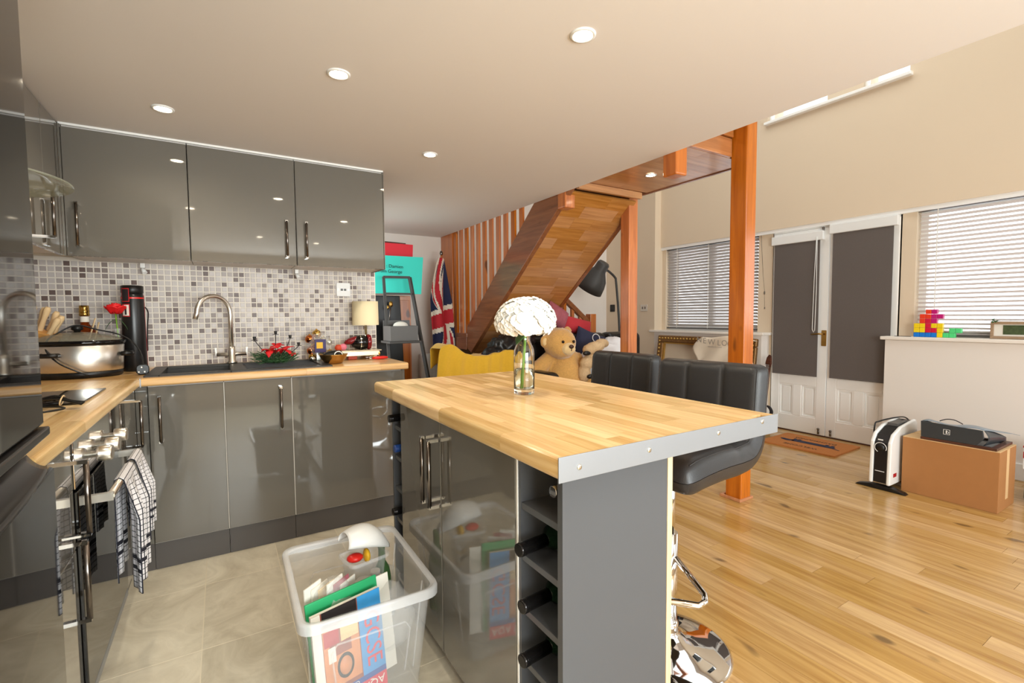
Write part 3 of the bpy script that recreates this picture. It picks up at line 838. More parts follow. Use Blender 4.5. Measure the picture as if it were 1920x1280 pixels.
# tea towels over the oven rail: draped cloth with a woven check
def towel_mat():
    m, nt, b = _new('checked_tea_towel'); N, L = nt.nodes, nt.links
    uv = N.new('ShaderNodeUVMap'); uv.uv_map = 'UVMap'
    sep = N.new('ShaderNodeSeparateXYZ'); L.new(uv.outputs[0], sep.inputs[0])
    def line(sock, freq, w_):
        a = N.new('ShaderNodeMath'); a.operation = 'MULTIPLY'; a.inputs[1].default_value = freq; L.new(sock, a.inputs[0])
        f = N.new('ShaderNodeMath'); f.operation = 'FRACT'; L.new(a.outputs[0], f.inputs[0])
        l = N.new('ShaderNodeMath'); l.operation = 'LESS_THAN'; l.inputs[1].default_value = w_; L.new(f.outputs[0], l.inputs[0]); return l.outputs[0]
    u = line(sep.outputs[0], 15, .13); v = line(sep.outputs[1], 40, .13)
    mx = N.new('ShaderNodeMath'); mx.operation = 'MAXIMUM'; L.new(u, mx.inputs[0]); L.new(v, mx.inputs[1])
    def band(c, h):
        s = N.new('ShaderNodeMath'); s.operation = 'SUBTRACT'; s.inputs[1].default_value = c; L.new(sep.outputs[1], s.inputs[0])
        a = N.new('ShaderNodeMath'); a.operation = 'ABSOLUTE'; L.new(s.outputs[0], a.inputs[0])
        l = N.new('ShaderNodeMath'); l.operation = 'LESS_THAN'; l.inputs[1].default_value = h; L.new(a.outputs[0], l.inputs[0]); return l.outputs[0]
    out = mx.outputs[0]
    for c in (.86, .905, .14, .095):
        q = N.new('ShaderNodeMath'); q.operation = 'MAXIMUM'; L.new(out, q.inputs[0]); L.new(band(c, .009), q.inputs[1]); out = q.outputs[0]
    c = N.new('ShaderNodeMix'); c.data_type = 'RGBA'; c.inputs[6].default_value = (*lin((232, 230, 234)), 1); c.inputs[7].default_value = (*lin((28, 28, 40)), 1)
    L.new(out, c.inputs[0]); L.new(c.outputs[2], b.inputs['Base Color']); b.inputs['Roughness'].default_value = .9
    return m
M['towel'] = towel_mat()
def towel(label, yc, wid, front, back, seed):
    rnd = random.Random(seed); ph = rnd.uniform(0, 6)
    xr, zr, rr = .640, .688, .014
    tot = front + back + PI * rr
    NU, NV = 22, 46
    mb = MB(); uvs = []
    def fn(u, v):
        s = v * tot
        y = yc + (u - .5) * wid
        fold = math.sin(u * 13 + ph) * .012 + math.sin(u * 27 + ph * 2) * .005
        if s < front:
            dz = front - s; k = min(1, dz / .12)
            return (xr + rr + .012 * k + fold * k + .01 * k, y + .05 * k * (u - .5) * math.sin(ph) + math.sin(dz * 9 + ph) * .008 * k, zr - dz)
        elif s < front + PI * rr:
            a = (s - front) / rr
            return (xr + rr * math.cos(a), y, zr + rr * math.sin(a))
        dz = s - front - PI * rr; k = min(1, dz / .12)
        return (xr - rr - .004 * k + fold * .35 * k, y + math.sin(dz * 7 + ph) * .006 * k, zr - dz)
    mb.grid(fn, NU, NV)
    me = mb.mesh('tea_towel', M['towel'], fix=False)
    uvl = me.uv_layers.new(name='UVMap')
    for p in me.polygons:
        for li in p.loop_indices:
            vi = me.loops[li].vertex_index
            uvl.data[li].uv = ((vi // (NV + 1)) / NU, (vi % (NV + 1)) / NV)
    o = bpy.data.objects.new('tea_towel', me); COL.objects.link(o)
    s = o.modifiers.new('solid', 'SOLIDIFY'); s.thickness = .003
    return tag(o, label, 'towel')
towel('black-checked white tea towel on the oven rail, the farther and shorter one', -1.165, .15, .27, .22, 3)
towel('black-checked white tea towel on the oven rail, the nearer and longer one', -1.375, .19, .345, .31, 8)
towel_hook = None

# ------------------------------------------------------------------ worktops
wl = thing('worktop', 'butcher block worktop of the left run with the black hob', 'worktop', (.3, -1.0, ZT))
staves('stave', 'stave', .004, .600, -2.018, -.602, ZT, .91, .046, .3, .8, 'y', wl, (None, 'x+'), skip=None)
wb = thing('worktop', 'butcher block worktop of the back run with the black sink', 'worktop', (.9, -.3, ZT))
# the sink opening is left free
sx0, sx1, sy0, sy1 = .615, 1.43, -.545, -.075
def sk(b): return False
for (a0, a1, b0, b1, ns) in ((.004, 1.852, -.6, -sy1 * 0 + sy0, ('y-', None)), (.004, sx0, sy0, sy1, (None, None)), (sx1, 1.852, sy0, sy1, (None, None)), (.004, 1.852, sy1, -.006, (None, None))):
    staves('stave', 'stave_x', a0, a1, b0, b1, ZT, .91, .045, .3, .8, 'x', wb, ns)
part('joint_strip', MB().box(.5985, .6035, -.604, -.5990, ZT - .001, .9108), M['alu'], wb)

# sink: rim, basin and ribbed drainer
sk_ = thing('inset_sink', 'black composite inset sink with a ribbed drainer', 'sink', (1.02, -.31, .91))
rim = MB()
bx0, bx1, by0, by1 = .665, .955, -.50, -.13
rim.box(sx0 - .008, bx0, sy0 - .008, sy1 + .008, .905, .918).box(bx1, sx1 + .008, sy0 - .008, by0, .905, .918).box(bx1, sx1 + .008, by1, sy1 + .008, .905, .918)
rim.box(bx0, bx1, sy0 - .008, by0, .905, .918).box(bx0, bx1, by1, sy1 + .008, .905, .918)
rim.box(bx1, 1.02, by0, by1, .905, .918).box(1.39, sx1 + .008, by0, by1, .905, .918)
part('sink_rim', rim, M['sink'], sk_, bev=.003)
bas = MB()
bas.box(bx0, bx1, by0, by1, .74, .745).box(bx0 - .004, bx0, by0, by1, .74, .906).box(bx1, bx1 + .004, by0, by1, .74, .906).box(bx0, bx1, by0 - .004, by0, .74, .906).box(bx0, bx1, by1, by1 + .004, .74, .906)
part('basin', bas, M['sink'], sk_)
part('drain', MB().lathe([(.045, 0), (.045, .004), (.03, .002), (.001, .002)], ((bx0 + bx1) / 2, (by0 + by1) / 2, .745), 20), M['steel'], sk_)
dr = MB().box(1.02, 1.39, by0, by1, .900, .908)
for k in range(9): dr.box(1.03, 1.385, by0 + .02 + k * .04, by0 + .028 + k * .04, .908, .913)
part('drainer', dr, M['sink'], sk_)

# tap
TX, TY = 0.968, -0.105
tp = thing('kitchen_tap', 'brushed steel swan-neck mixer tap behind the sink', 'tap', (TX, TY, .918))
part('tap_base', MB().lathe([(.027, 0), (.027, .012), (.021, .018), (.021, .075), (.0195, .08), (.0195, .10)], (TX, TY, .918), 24), M['steel'], tp)
pts = [(TX, TY, 1.015), (TX, TY, 1.20)]
rad = .098
for k in range(1, 15):
    a = PI * k / 14 * 1.0
    pts.append((TX - (rad - rad * math.cos(a)) * .80, TY - (rad - rad * math.cos(a)) * .60, 1.205 + rad * math.sin(a)))
pts.append((TX - 2 * rad * .80 - .008, TY - 2 * rad * .6 - .006, 1.175))
part('spout', MB().tube(pts, .0125, 14), M['steel'], tp)
lv = MB().cyl((TX - .075, TY, .972), (TX + .075, TY, .972), .011, n=14)
for s_ in (-1, 1): lv.bar((TX + s_ * .075, TY, .968), (TX + s_ * .078, TY - .004, 1.012), .009, .012, up=(0, 1, 0))
part('lever', lv, M['steel'], tp)

# hob
hb = thing('ceramic_hob', 'black ceramic hob in the left worktop in front of the slow cooker', 'hob', (.3, -1.2, .91))
part('hob_glass', MB().box(.06, .535, -1.30, -.93, .9105, .9165), M['black_glass'], hb, bev=.002)
for (x, y, r_) in ((.2, -1.2, .08), (.42, -1.18, .06)):
    part('heating_ring', MB().lathe([(r_ - .002, .9166), (r_ - .002, .9169), (r_, .9169), (r_, .9166)], (x, y, 0), 32, capb=False, capt=False), M['steel_dark'], hb)

# ------------------------------------------------------------------ wall cabinets
WZ0, WZ1 = 1.478, 2.066
def wall_cab(label, x0, x1, hx):
    t = cabinet('wall_cabinet', label, 'cabinet', ((x0 + x1) / 2, -.16, WZ0))
    part('carcass', MB().box(x0 + .0015, x1 - .0015, -.301, -.0065, WZ0 + .004, WZ1 + .008), M['edge_white'], t)
    d = part('door', MB().box(x0 + .0015, x1 - .0015, -.3215, -.3025, WZ0 - .002, WZ1 - .002), M['gloss'], t, bev=.002)
    bar_handle((hx, -.3215, 1.522), (hx, -.3215, 1.717), (0, -.032, 0), d)
    return t
wall_cab('grey gloss wall cabinet at the corner, leftmost over the sink', .322, .800, .369)
wall_cab('grey gloss wall cabinet over the sink, middle one of three', .801, 1.3035, 1.253)
wc3 = wall_cab('grey gloss wall cabinet nearest the turquoise envelope, right end', 1.3045, 1.806, 1.355)
part('end_panel', MB().box(1.8065, 1.812, -.321, -.0065, WZ0 - .002, WZ1 + .008), M['gloss'], wc3)
cs = thing('ceiling_filler', 'thin white filler strip between the wall cabinets and the ceiling', 'strip', (1.06, -.31, 2.075))
part('filler_strip', MB().box(.315, 1.812, -.316, -.296, WZ1 + .0085, ZC - .001), M['white'], cs)
def wall_cab_left(label, y0, y1, hy, h=True):
    t = cabinet('wall_cabinet', label, 'cabinet', (.16, (y0 + y1) / 2, WZ0))
    part('carcass', MB().box(.0065, .2925, y0 + .0015, y1 - .0015, WZ0 + .004, WZ1 + .008), M['edge_white'], t)
    d = part('door', MB().box(.2935, .3125, y0 + .0015, y1 - .0015, WZ0 - .002, WZ1 + .010), M['gloss'], t, bev=.002)
    if h: bar_handle((.3125, hy, 1.522), (.3125, hy, 1.717), (.032, 0, 0), d)
    return t
wall_cab_left('grey gloss wall cabinet on the left wall, in the corner', -.567, -.3225, -.545, False)
wall_cab_left('grey gloss wall cabinet on the left wall beside the cooker hood', -.865, -.5685, -.60)
cf = thing('corner_filler', 'narrow grey gloss filler where the two rows of wall cabinets meet', 'strip', (.317, -.31, WZ0))
part('filler_panel', MB().box(.3130, .3215, -.3220, -.3025, WZ0 - .002, WZ1 + .008), M['gloss'], cf)
# cooker hood with curved smoked glass
hd = thing('cooker_hood', 'cooker hood with a curved smoked glass canopy on the left wall', 'hood', (.15, -1.17, 1.55))
part('hood_body', MB().box(.007, .28, -1.40, -.94, 1.60, 1.66).box(.007, .24, -1.30, -1.02, 1.66, 2.08), M['steel'], hd, bev=.003)
g = MB()
def gf(u, v):
    a = u * PI
    rx = .50 * math.sin(a) ** .7 if 0 < u < 1 else 0
    return (.012 + rx * v, -1.15 + .32 * -math.cos(a), 1.655 + .05 * (1 - v) - .03 * v * v)
g.grid(gf, 24, 8)
part('canopy_glass', g, M['hoodglass'], hd, solid=.006)
# under-cabinet lights
for (px, py), l in (((268, 505), 'small white under-cabinet light above the black bottle tube'), ((556, 513), 'small white under-cabinet light above the poinsettia')):
    p = Q(px, py, 1, -.06)
    t = thing('cabinet_light', l, 'light', (p.x, -.06, 1.48))
    part('light_body', MB().box(p.x - .011, p.x + .011, -.075, -.05, 1.452, 1.478), M['white_plastic'], t, bev=.003)
    part('swivel_lamp', MB().cyl((p.x - .004, -.062, 1.452), (p.x + .010, -.078, 1.425), .008, .012, n=12), M['white_plastic'], t)

# ------------------------------------------------------------------ black fridge-freezer, standing slightly askew
fr = thing('fridge_freezer', 'tall black gloss fridge-freezer at the left edge of the photo', 'fridge', (.615, -2.022, 0), R(3.2))
part('fridge_body', MB().box(-.60, -.045, -.60, 0, .03, 2.04), M['black_satin'], fr, world=False)
part('fridge_door', MB().box(-.04, 0, -.60, 0, .975, 2.04), M['black_gloss'], fr, world=False, bev=.004)
fd = MB().box(-.04, .008, -.60, .018, .10, .885)
part('freezer_door', fd, M['black_gloss'], fr, world=False, bev=.006)
rec = MB()
def rf(u, v):
    y = -.60 * u
    dip = .016 * math.sin(PI * u) ** .6
    return (-.030 + v * (.030 + dip), y, .888 + .028 * (1 - v) ** 2)
rec.grid(rf, 20, 6)
part('grip_lip', rec, M['black_satin'], fr, world=False, solid=.006)
part('door_rim', MB().box(-.034, .010, -.60, -.01, .955, .972), M['black_satin'], fr, world=False, bev=.003)
part('foot_grille', MB().box(-.10, -.045, -.59, -.01, .0, .029), M['black_plastic'], fr, world=False)
# ================================================================== ISLAND
IX0, IX1, IY0, IY1 = 1.455, 2.190, -2.585, -1.318
il = thing('kitchen_island', 'grey gloss kitchen island with butcher block top and wine racks', 'island', (1.8, -1.95, 0))
staves('worktop_stave', 'stave', IX0, IX1, IY0 + .003, IY1, .864, .91, .043, .22, .62, 'y', il, ('x-', 'x+'))
part('end_strip', MB().box(IX0 - .001, IX1 + .001, IY0 - .0005, IY0 + .0025, .861, .9112), M['alu'], il, bev=.001, label='aluminium edging strip with screws')
for px, py in ((1086, 875), (1217, 843), (1347, 811), (1429, 790)):
    p = Q(px, py, 1, IY0)
    part('screw', MB().lathe([(.006, 0), (.0055, .0015), (.002, .0018)], (0, 0, 0), 14, mx=Matrix.Translation((p.x, IY0 - .0005, p.z)) @ Matrix.Rotation(R(90), 4, 'X')), M['steel'], il)
CX0, CX1 = 1.530, 1.832
ct = .863
part('back_panel', MB().box(CX1, CX1 + .017, -2.522, -1.362, 0, ct), M['raw_edge'], il, label='back panel with a raw pine edge')
part('end_panel', MB().box(CX0 - .018, CX1 - .0005, -2.521, -2.503, 0, ct), M['carcass'], il, bev=.001)
part('end_panel', MB().box(CX0 - .018, CX1 - .0005, -1.378, -1.362, 0, ct), M['carcass'], il, bev=.001)
part('divider_panel', MB().box(CX0 - .014, CX1 - .001, -2.352, -2.336, 0, ct), M['carcass'], il)
part('divider_panel', MB().box(CX0 - .014, CX1 - .001, -1.474, -1.462, 0, ct), M['carcass'], il)
part('carcass', MB().box(CX0, CX1 - .001, -2.335, -1.475, .10, ct - .001), M['edge_white'], il)
part('plinth', MB().box(CX0 + .03, CX0 + .046, -2.336, -1.474, 0, .064), M['dark_wood'], il)
part('edge_trim', MB().box(CX0 - .0175, CX0 - .0150, -2.3435, -2.3375, .05, ct), M['white'], il)
for y0, y1, hy in ((-1.872, -1.476, -1.800), (-2.334, -1.876, -1.862)):
    d = part('door', MB().box(CX0 - .018, CX0 - .001, y0 + .001, y1 - .001, .066, ct - .006), M['gloss'], il, bev=.002)
    bar_handle((CX0 - .018, hy, .560), (CX0 - .018, hy, .778), (-.036, 0, 0), d, r=.0075)
# wine racks
for ya, yb, zs in ((-2.5025, -2.3525, (.735, .610, .480, .352, .224, .10)), (-1.4615, -1.3785, (.735, .610, .480, .352, .224, .10))):
    for z in zs:
        part('rack_shelf', MB().box(CX0 - .012, CX1 - .001, ya, yb, z - .016, z), M['carcass'], il, bev=.001)

def wine_bottle(label, x, y, z, foil, tilt=0, grp=None, glass='bottle_green'):
    t = thing('wine_bottle', label, 'bottle', (x, y, z), 0, grp)
    mx = Matrix.Translation((x, y, z)) @ Matrix.Rotation(R(tilt), 4, 'Z') @ Matrix.Rotation(R(90), 4, 'Y')
    part('bottle_glass', MB().lathe([(.033, .30), (.0345, .285), (.0345, .125), (.028, .10), (.0155, .085), (.0145, .08)], (0, 0, 0), 20, mx=mx), M[glass], t)
    f = [(.0150, .0855), (.0152, .02)]
    for k in range(3): f += [(.0152, .018 - k * .005), (.0162, .0165 - k * .005), (.0152, .0145 - k * .005)]
    f += [(.0152, .0008), (.013, 0)]
    part('foil_capsule', MB().lathe(f, (0, 0, 0), 20, mx=mx), M[foil], t)
    return t
wine_bottle('wine bottle with black foil in the near rack, uppermost of the three poking out', CX0 - .052, -2.400, .6465, 'bottle_black', 7)
wine_bottle('wine bottle with black foil in the near rack, middle of the three poking out', CX0 - .050, -2.408, .5165, 'bottle_black', 6)
wine_bottle('wine bottle with black foil in the near rack, lowest of the three poking out', CX0 - .050, -2.408, .3885, 'bottle_black', 6)
wine_bottle('green bottle with a silver cap set back in the top slot of the near rack', CX0 + .03, -2.420, .7715, 'chrome', 0)
wine_bottle('wine bottle with black foil at the top of the far rack', CX0 - .05, -1.422, .7715, 'bottle_black', 0)
wine_bottle('wine bottle with blue foil in the far rack', CX0 - .03, -1.424, .6465, 'blue_foil', 0)
wine_bottle('wine bottle with black foil low in the far rack above the white scoop', CX0 - .042, -1.424, .3885, 'bottle_black', 0)

# flower vase on the island
vp = Q(983, 738, 2, .91)
VX, VY = vp.x, vp.y
vs = thing('flower_vase', 'slim clear glass bottle vase standing on the island', 'vase', (VX, VY, .91))
va = MB()
hz = Q(983, 622, 1, VY).z - .91
outer = [(.0340, .001), (.0355, .006), (.0360, .02), (.0360, hz * .62), (.0345, hz * .72), (.027, hz * .80), (.0215, hz * .86), (.0215, hz * .92), (.026, hz), (.0245, hz)]
inner = [(.0190, hz * .93), (.0190, hz * .86), (.0245, hz * .80), (.0320, hz * .71), (.0335, hz * .62), (.0335, .024), (.030, .018), (.001, .017)]
va.lathe(outer + inner, (VX, VY, .91), 32, capt=False)
part('glass_body', va, M['glass'], vs)
part('water', MB().lathe([(.001, .0178), (.0295, .0185), (.0331, .024), (.0331, .085), (.001, .085)], (VX, VY, .91), 28, capb=False, capt=False), M['water'], vs)
fc = Q(985, 596, 1, VY)
fw = thing('hydrangea_stem', 'big white hydrangea flower head on a green stem in the glass vase', 'flower', (VX, VY, .93))
part('stem', MB().tube([(VX - .008, VY, .930), (VX - .004, VY, 1.0), (VX + .004, VY, 1.09), (fc.x, fc.y, fc.z - .05)], .0045, 8), M['stem'], fw)
lf = MB()
lf.grid(lambda u, v: (VX - .01 - .035 * u, VY - .012 + (v - .5) * .05 * math.sin(PI * u) - .01 * u, fc.z - .055 - .035 * u * u), 8, 4)
part('leaf', lf, M['leaf'], fw, solid=.001)
# florets: four round petals each, spread over a dome
def floret_mesh(seed):
    rnd = random.Random(seed); mb = MB()
    for k in range(4):
        a = PI / 2 * k + rnd.uniform(-.2, .2)
        def pf(u, v, a=a):
            r = .021 * u; wv = .0155 * math.sin(PI * min(1, u * .92 + .04)) ** .6 * (v - .5) * 2
            x = r; y = wv; z = .006 * u * u + .0025 * abs(v - .5) * 2 - .003 * (u > .9)
            return (x * math.cos(a) - y * math.sin(a), x * math.sin(a) + y * math.cos(a), z)
        mb.grid(pf, 5, 4)
    mb.ell((0, 0, .003), .003, 6, 5)
    return mb.mesh('floret', M['petal'])
fms = [floret_mesh(i) for i in range(4)]
rx, rz_ = .098, .076
rnd = random.Random(3)
nfl = 170
for k in range(nfl):
    tz = 1 - 1.75 * (k + .5) / nfl
    ph = k * 2.39996
    s_ = math.sqrt(max(0, 1 - tz * tz))
    n_ = Vector((s_ * math.cos(ph), s_ * math.sin(ph), tz))
    zz = rz_ * n_.z if n_.z > 0 else rz_ * .55 * n_.z
    p = Vector((fc.x + rx * n_.x, fc.y + rx * n_.y, fc.z - .012 + zz)) + Vector((rnd.uniform(-.006, .006),) * 3)
    q = Vector((n_.x, n_.y, n_.z * 1.2 + .1)).to_track_quat('Z', 'Y')
    o = bpy.data.objects.new('floret', fms[k % 4]); COL.objects.link(o)
    o.parent = fw; o.matrix_parent_inverse = Matrix.Translation(fw.location).inverted()
    o.location = p; o.rotation_mode = 'QUATERNION'; o.rotation_quaternion = q; o.scale = (.95,) * 3
part('flower_core', MB().ell((fc.x, fc.y, fc.z - .012), (rx * .72, rx * .72, rz_ * .60), 24, 14), M['petal'], fw)

# ================================================================== BAR STOOLS
def stool_proto(label):
    t = thing('bar_stool', label, 'stool', (0, 0, 0))
    W_ = .42
    # centre line of the one-piece seat and back, in the x-z plane (sitter faces -x)
    ctrl = [(-.215, .690), (-.12, .700), (0, .702), (.11, .698), (.180, .706), (.222, .748), (.234, .815), (.240, .89), (.246, .955), (.250, 1.005)]
    def curve(s):
        f = s * (len(ctrl) - 1); i = min(int(f), len(ctrl) - 2); u = f - i
        P = lambda k: Vector(ctrl[max(0, min(len(ctrl) - 1, k))])
        a, b, c, d = P(i - 1), P(i), P(i + 1), P(i + 2)
        return .5 * ((2 * b) + (c - a) * u + (2 * a - 5 * b + 4 * c - d) * u * u + (3 * b - a - 3 * c + d) * u ** 3)
    def surf(side):
        def fn(s, v):
            c = curve(s); e = .004
            tn = (curve(min(1, s + e)) - curve(max(0, s - e))).normalized()
            nrm = Vector((-tn.y, tn.x))       # up on the seat, forward (-x) on the back
            vv = (v - .5) * 2
            es = min(1.0, min(s, 1 - s) / .085); ev = min(1.0, (1 - abs(vv)) / .17)
            edge = math.sqrt(max(0, 1 - (1 - es) ** 2)) * math.sqrt(max(0, 1 - (1 - ev) ** 2))
            th = (.054 if s < .5 else .054 - .014 * min(1, (s - .5) / .2)) * edge
            if side > 0:
                seam = min(abs(vv - .34), abs(vv + .34))
                th -= .008 * edge * math.exp(-abs(seam / .035) ** 1.4)
                for sc in (.30,):
                    th -= .006 * edge * math.exp(-((s - sc) / .015) ** 2)
                th += .006 * edge * math.sin(PI * ((vv + 1) * 1.5 % 1)) * .6
            th = max(th, .0008)
            cr = .05 * min(1, (1 - es)) 
            y = vv * W_ / 2 * (1 - .13 * (1 - math.sqrt(max(0, 1 - (1 - es) ** 2))))
            return (c.x + nrm.x * th * side, y, c.y + nrm.y * th * side)
        return fn
    mb = MB()
    mb.grid(surf(1), 60, 54).grid(surf(-1), 60, 54)
    o = part('seat_shell', mb, M['leather'], t, label='black padded seat and back in one curve')
    # piping along the sides
    for sg in (-1, 1):
        pts = []
        for k in range(31):
            s = .05 + .9 * k / 30
            p = surf(1)(s, .5 + sg * .455)
            pts.append((p[0], p[1], p[2]))
        part('seam_piping', MB().tube(pts, .0022, 6), M['leather'], t)
    part('seat_plate', MB().box(-.10, .10, -.08, .08, .635, .652), M['black_plastic'], t, bev=.004)
    part('gas_column', MB().cyl((0, 0, .40), (0, 0, .635), .019, n=20).cyl((0, 0, .05), (0, 0, .42), .028, n=24), M['chrome'], t)
    part('base_collar', MB().lathe([(.045, .035), (.040, .06), (.032, .065), (.034, .075), (.032, .085), (.034, .095), (.028, .105)], (0, 0, 0), 24), M['chrome'], t)
    part('base_disc', MB().lathe([(.208, 0), (.210, .004), (.200, .010), (.15, .018), (.10, .028), (.06, .042), (.040, .06)], (0, 0, 0), 64), M['chrome'], t)
    ft = MB()
    c45 = .19
    ft.tube([(.0, .028, .335), (-.05, .12, .322), (-.085, .185, .310), (-.105, .198, .302), (-.128, .190, .296), (-.205, .06, .290), (-.215, 0, .290), (-.205, -.06, .290), (-.128, -.190, .296), (-.105, -.198, .302), (-.085, -.185, .310), (-.05, -.12, .322), (.0, -.028, .335)], .0105, 12)
    part('foot_ring', ft, M['chrome'], t)
    part('gas_lever', MB().tube([(.02, .05, .643), (.03, .14, .636), (.04, .20, .64)], .004, 8).ell((.045, .215, .64), (.01, .02, .009), 10, 8), M['black_plastic'], t)
    return t
st1 = stool_proto('black leather bar stool nearest the camera, tucked under the island')
st1.location = (2.235, -2.190, 0); st1.rotation_euler = (0, 0, R(6))
clone(st1, 'black leather bar stool at the far end of the island, nearer the teddy bear', (2.290, -1.682, 0), R(3), None).scale = (1, .93, 1)

# ================================================================== STORAGE TUB AND ITS CONTENTS
t0, t1, t2_, t3 = [Q(px, py, 2, .345) for px, py in ((533, 1025), (735, 985), (818, 1098), (566, 1182))]
tcx, tcy = (t0.x + t1.x + t2_.x + t3.x) / 4, (t0.y + t1.y + t2_.y + t3.y) / 4
TW, TL, TH = .385, .50, .345
tub = thing('storage_tub', 'open clear plastic storage tub of books and bits beside the island', 'tub', (tcx, tcy, 0), R(-1.0))
mb = MB()
def ring(w_, l_, z, r_): return [(u, v, z) for u, v in round_poly(w_, l_, r_, 5)]
lay = [ring(TW - .10, TL - .10, .004, .03), ring(TW - .085, TL - .085, .006, .03), ring(TW - .02, TL - .02, TH - .03, .035), ring(TW - .018, TL - .018, TH - .004, .035),
       ring(TW + .018, TL + .018, TH, .045), ring(TW + .022, TL + .022, TH - .006, .045), ring(TW + .022, TL + .022, TH - .028, .045)]
n = len(lay[0]); vs_ = [p for l in lay for p in l]
fs_ = [(i * n + k, i * n + (k + 1) % n, (i + 1) * n + (k + 1) % n, (i + 1) * n + k) for i in range(len(lay) - 1) for k in range(n)]
mb.add(vs_, fs_ + [list(range(n))[::-1]], 0, True)
part('tub_shell', mb, M['tub'], tub, world=False)
rmb = MB(); rl4 = [ring(TW - .016, TL - .016, TH - .006, .035), ring(TW + .018, TL + .018, TH + .0015, .045), ring(TW + .024, TL + .024, TH - .006, .045), ring(TW + .024, TL + .024, TH - .028, .045)]
rmb.add([p for l in rl4 for p in l], [(i * n + k, i * n + (k + 1) % n, (i + 1) * n + (k + 1) % n, (i + 1) * n + k) for i in range(3) for k in range(n)], 0, True)
part('tub_rim', rmb, M['tub_rim'], tub, world=False)
for sy in (-1, 1):
    y = sy * (TL / 2 - .030)
    pts = [(-.10, y * .93, .08), (-.115, y * 1.0, .22), (-.10, y * 1.015, .245), (.10, y * 1.015, .245), (.115, y * 1.0, .22), (.10, y * .93, .08)]
    part('moulded_rib', MB().tube(pts, .003, 6), M['tub'], tub, world=False)
for sx in (-1, 1):
    for sy in (-1, 1): part('moulded_rib', MB().tube([(sx * (TW / 2 - .045), sy * .14, .03), (sx * (TW / 2 - .012), sy * .15, TH - .03)], .003, 6), M['tub'], tub, world=False)
tm_ = Matrix.Translation((tcx, tcy, 0)) @ Matrix.Rotation(R(-1), 4, 'Z')
# textbook, leaning against the near end of the tub, upside down
A = tm_ @ Vector((-.150, -.212, .022)); Bv = tm_ @ Vector((.058, -.165, .030)); 
rt = (Bv - A).normalized(); upv = Vector((.06, .05, .5)).normalized()
bm_ = frame_mx(A, rt, upv)
BW, BH, BT = .212, .305, .018
bk_ = part('textbook', MB().box(0.002, BW - .001, .002, BH - .002, -BT + .001, -.001, 0, bm_), M['paper'], None)
tag(bk_, 'blue and brown science textbook standing upside down in the tub', 'book')
def on_book(nm, u0, u1, v0, v1, mk, d=.0006, lab=None):
    return part(nm, MB().box(u0, u1, v0, v1, -.0009, d, 0, bm_), M[mk], bk_, label=lab)
on_book('cover_board', 0, BW, 0, BH, 'book_brown', .0002)
on_book('cover_photo', .028, .135, .075, BH - .05, 'book_orange', .0004)
on_book('cover_photo', .045, .110, BH - .14, BH - .02, 'book_brown', .0005)
on_book('cover_band', .138, BW, .062, BH, 'book_blue', .0006, 'blue band with lettering')
on_book('cover_band', 0, BW, .045, .062, 'book_blue_d', .0006)
on_book('cover_banner', 0, BW, 0, .045, 'book_red', .0007, 'red banner')
on_book('spine_edge', 0, .026, .062, BH, 'paper', .0007)
on_book('cover_photo', .03, .135, BH - .045, BH, 'ink', .0007)
on_book('cover_photo', .03, .075, .20, .245, 'red_cloth', .0007)
on_book('cover_photo', .04, .062, .15, .195, 'paper', .0007)
on_book('cover_photo', .080, .134, .20, .255, 'bear_pale', .0006)
wh = MB().lathe([(.030, 0), (.030, .0006), (.024, .0008), (.001, .0008)], (0, 0, 0), 24, mx=bm_ @ Matrix.Translation((.088, .125, .0004)) @ Matrix.Diagonal((.85, 1.25, 1, 1)))
part('cover_emblem', wh, M['ink'], bk_)
part('cover_emblem', MB().lathe([(.022, 0), (.022, .0006), (.001, .0007)], (0, 0, 0), 24, mx=bm_ @ Matrix.Translation((.088, .125, .0010)) @ Matrix.Diagonal((.85, 1.25, 1, 1))), M['book_orange'], bk_)
def lab(txt, size, mk, u, v, rot, par_, base, d=.0012, sp=1.0):
    return text_mesh(txt, size, M[mk], 'lettering', base @ Matrix.Translation((u, v, d)) @ Matrix.Rotation(R(rot), 4, 'Z'), par_, .0003, sp)
lab('AQA Science', .034, 'paper', .112, .026, 180, bk_, bm_)
lab('Chemistry', .016, 'paper', .090, .053, 180, bk_, bm_)
lab('GCSE', .070, 'book_red', .176, .165, -90, bk_, bm_)
for k in range(4): lab('Revision and practice', .008, 'paper', .176, BH - .012 - k * .011, 180, bk_, bm_) if False else None
gb = frame_mx(tm_ @ Vector((-.155, -.180, .035)), (Bv - A), (.03, .07, .5))
gf_ = part('folder', MB().box(0, .225, 0, .308, -.008, 0, 0, gb), M['green_p'], None, bev=.002); tag(gf_, 'bright green folder behind the science textbook in the tub', 'folder')
pf_ = frame_mx(tm_ @ Vector((-.03, -.145, .03)), (Bv - A), (.035, .06, .5))
pp = part('exercise_book', MB().box(0, .14, 0, .305, -.012, -.008, 0, pf_), M['paper'], None); tag(pp, 'white exercise book edge behind the green folder in the tub', 'book')
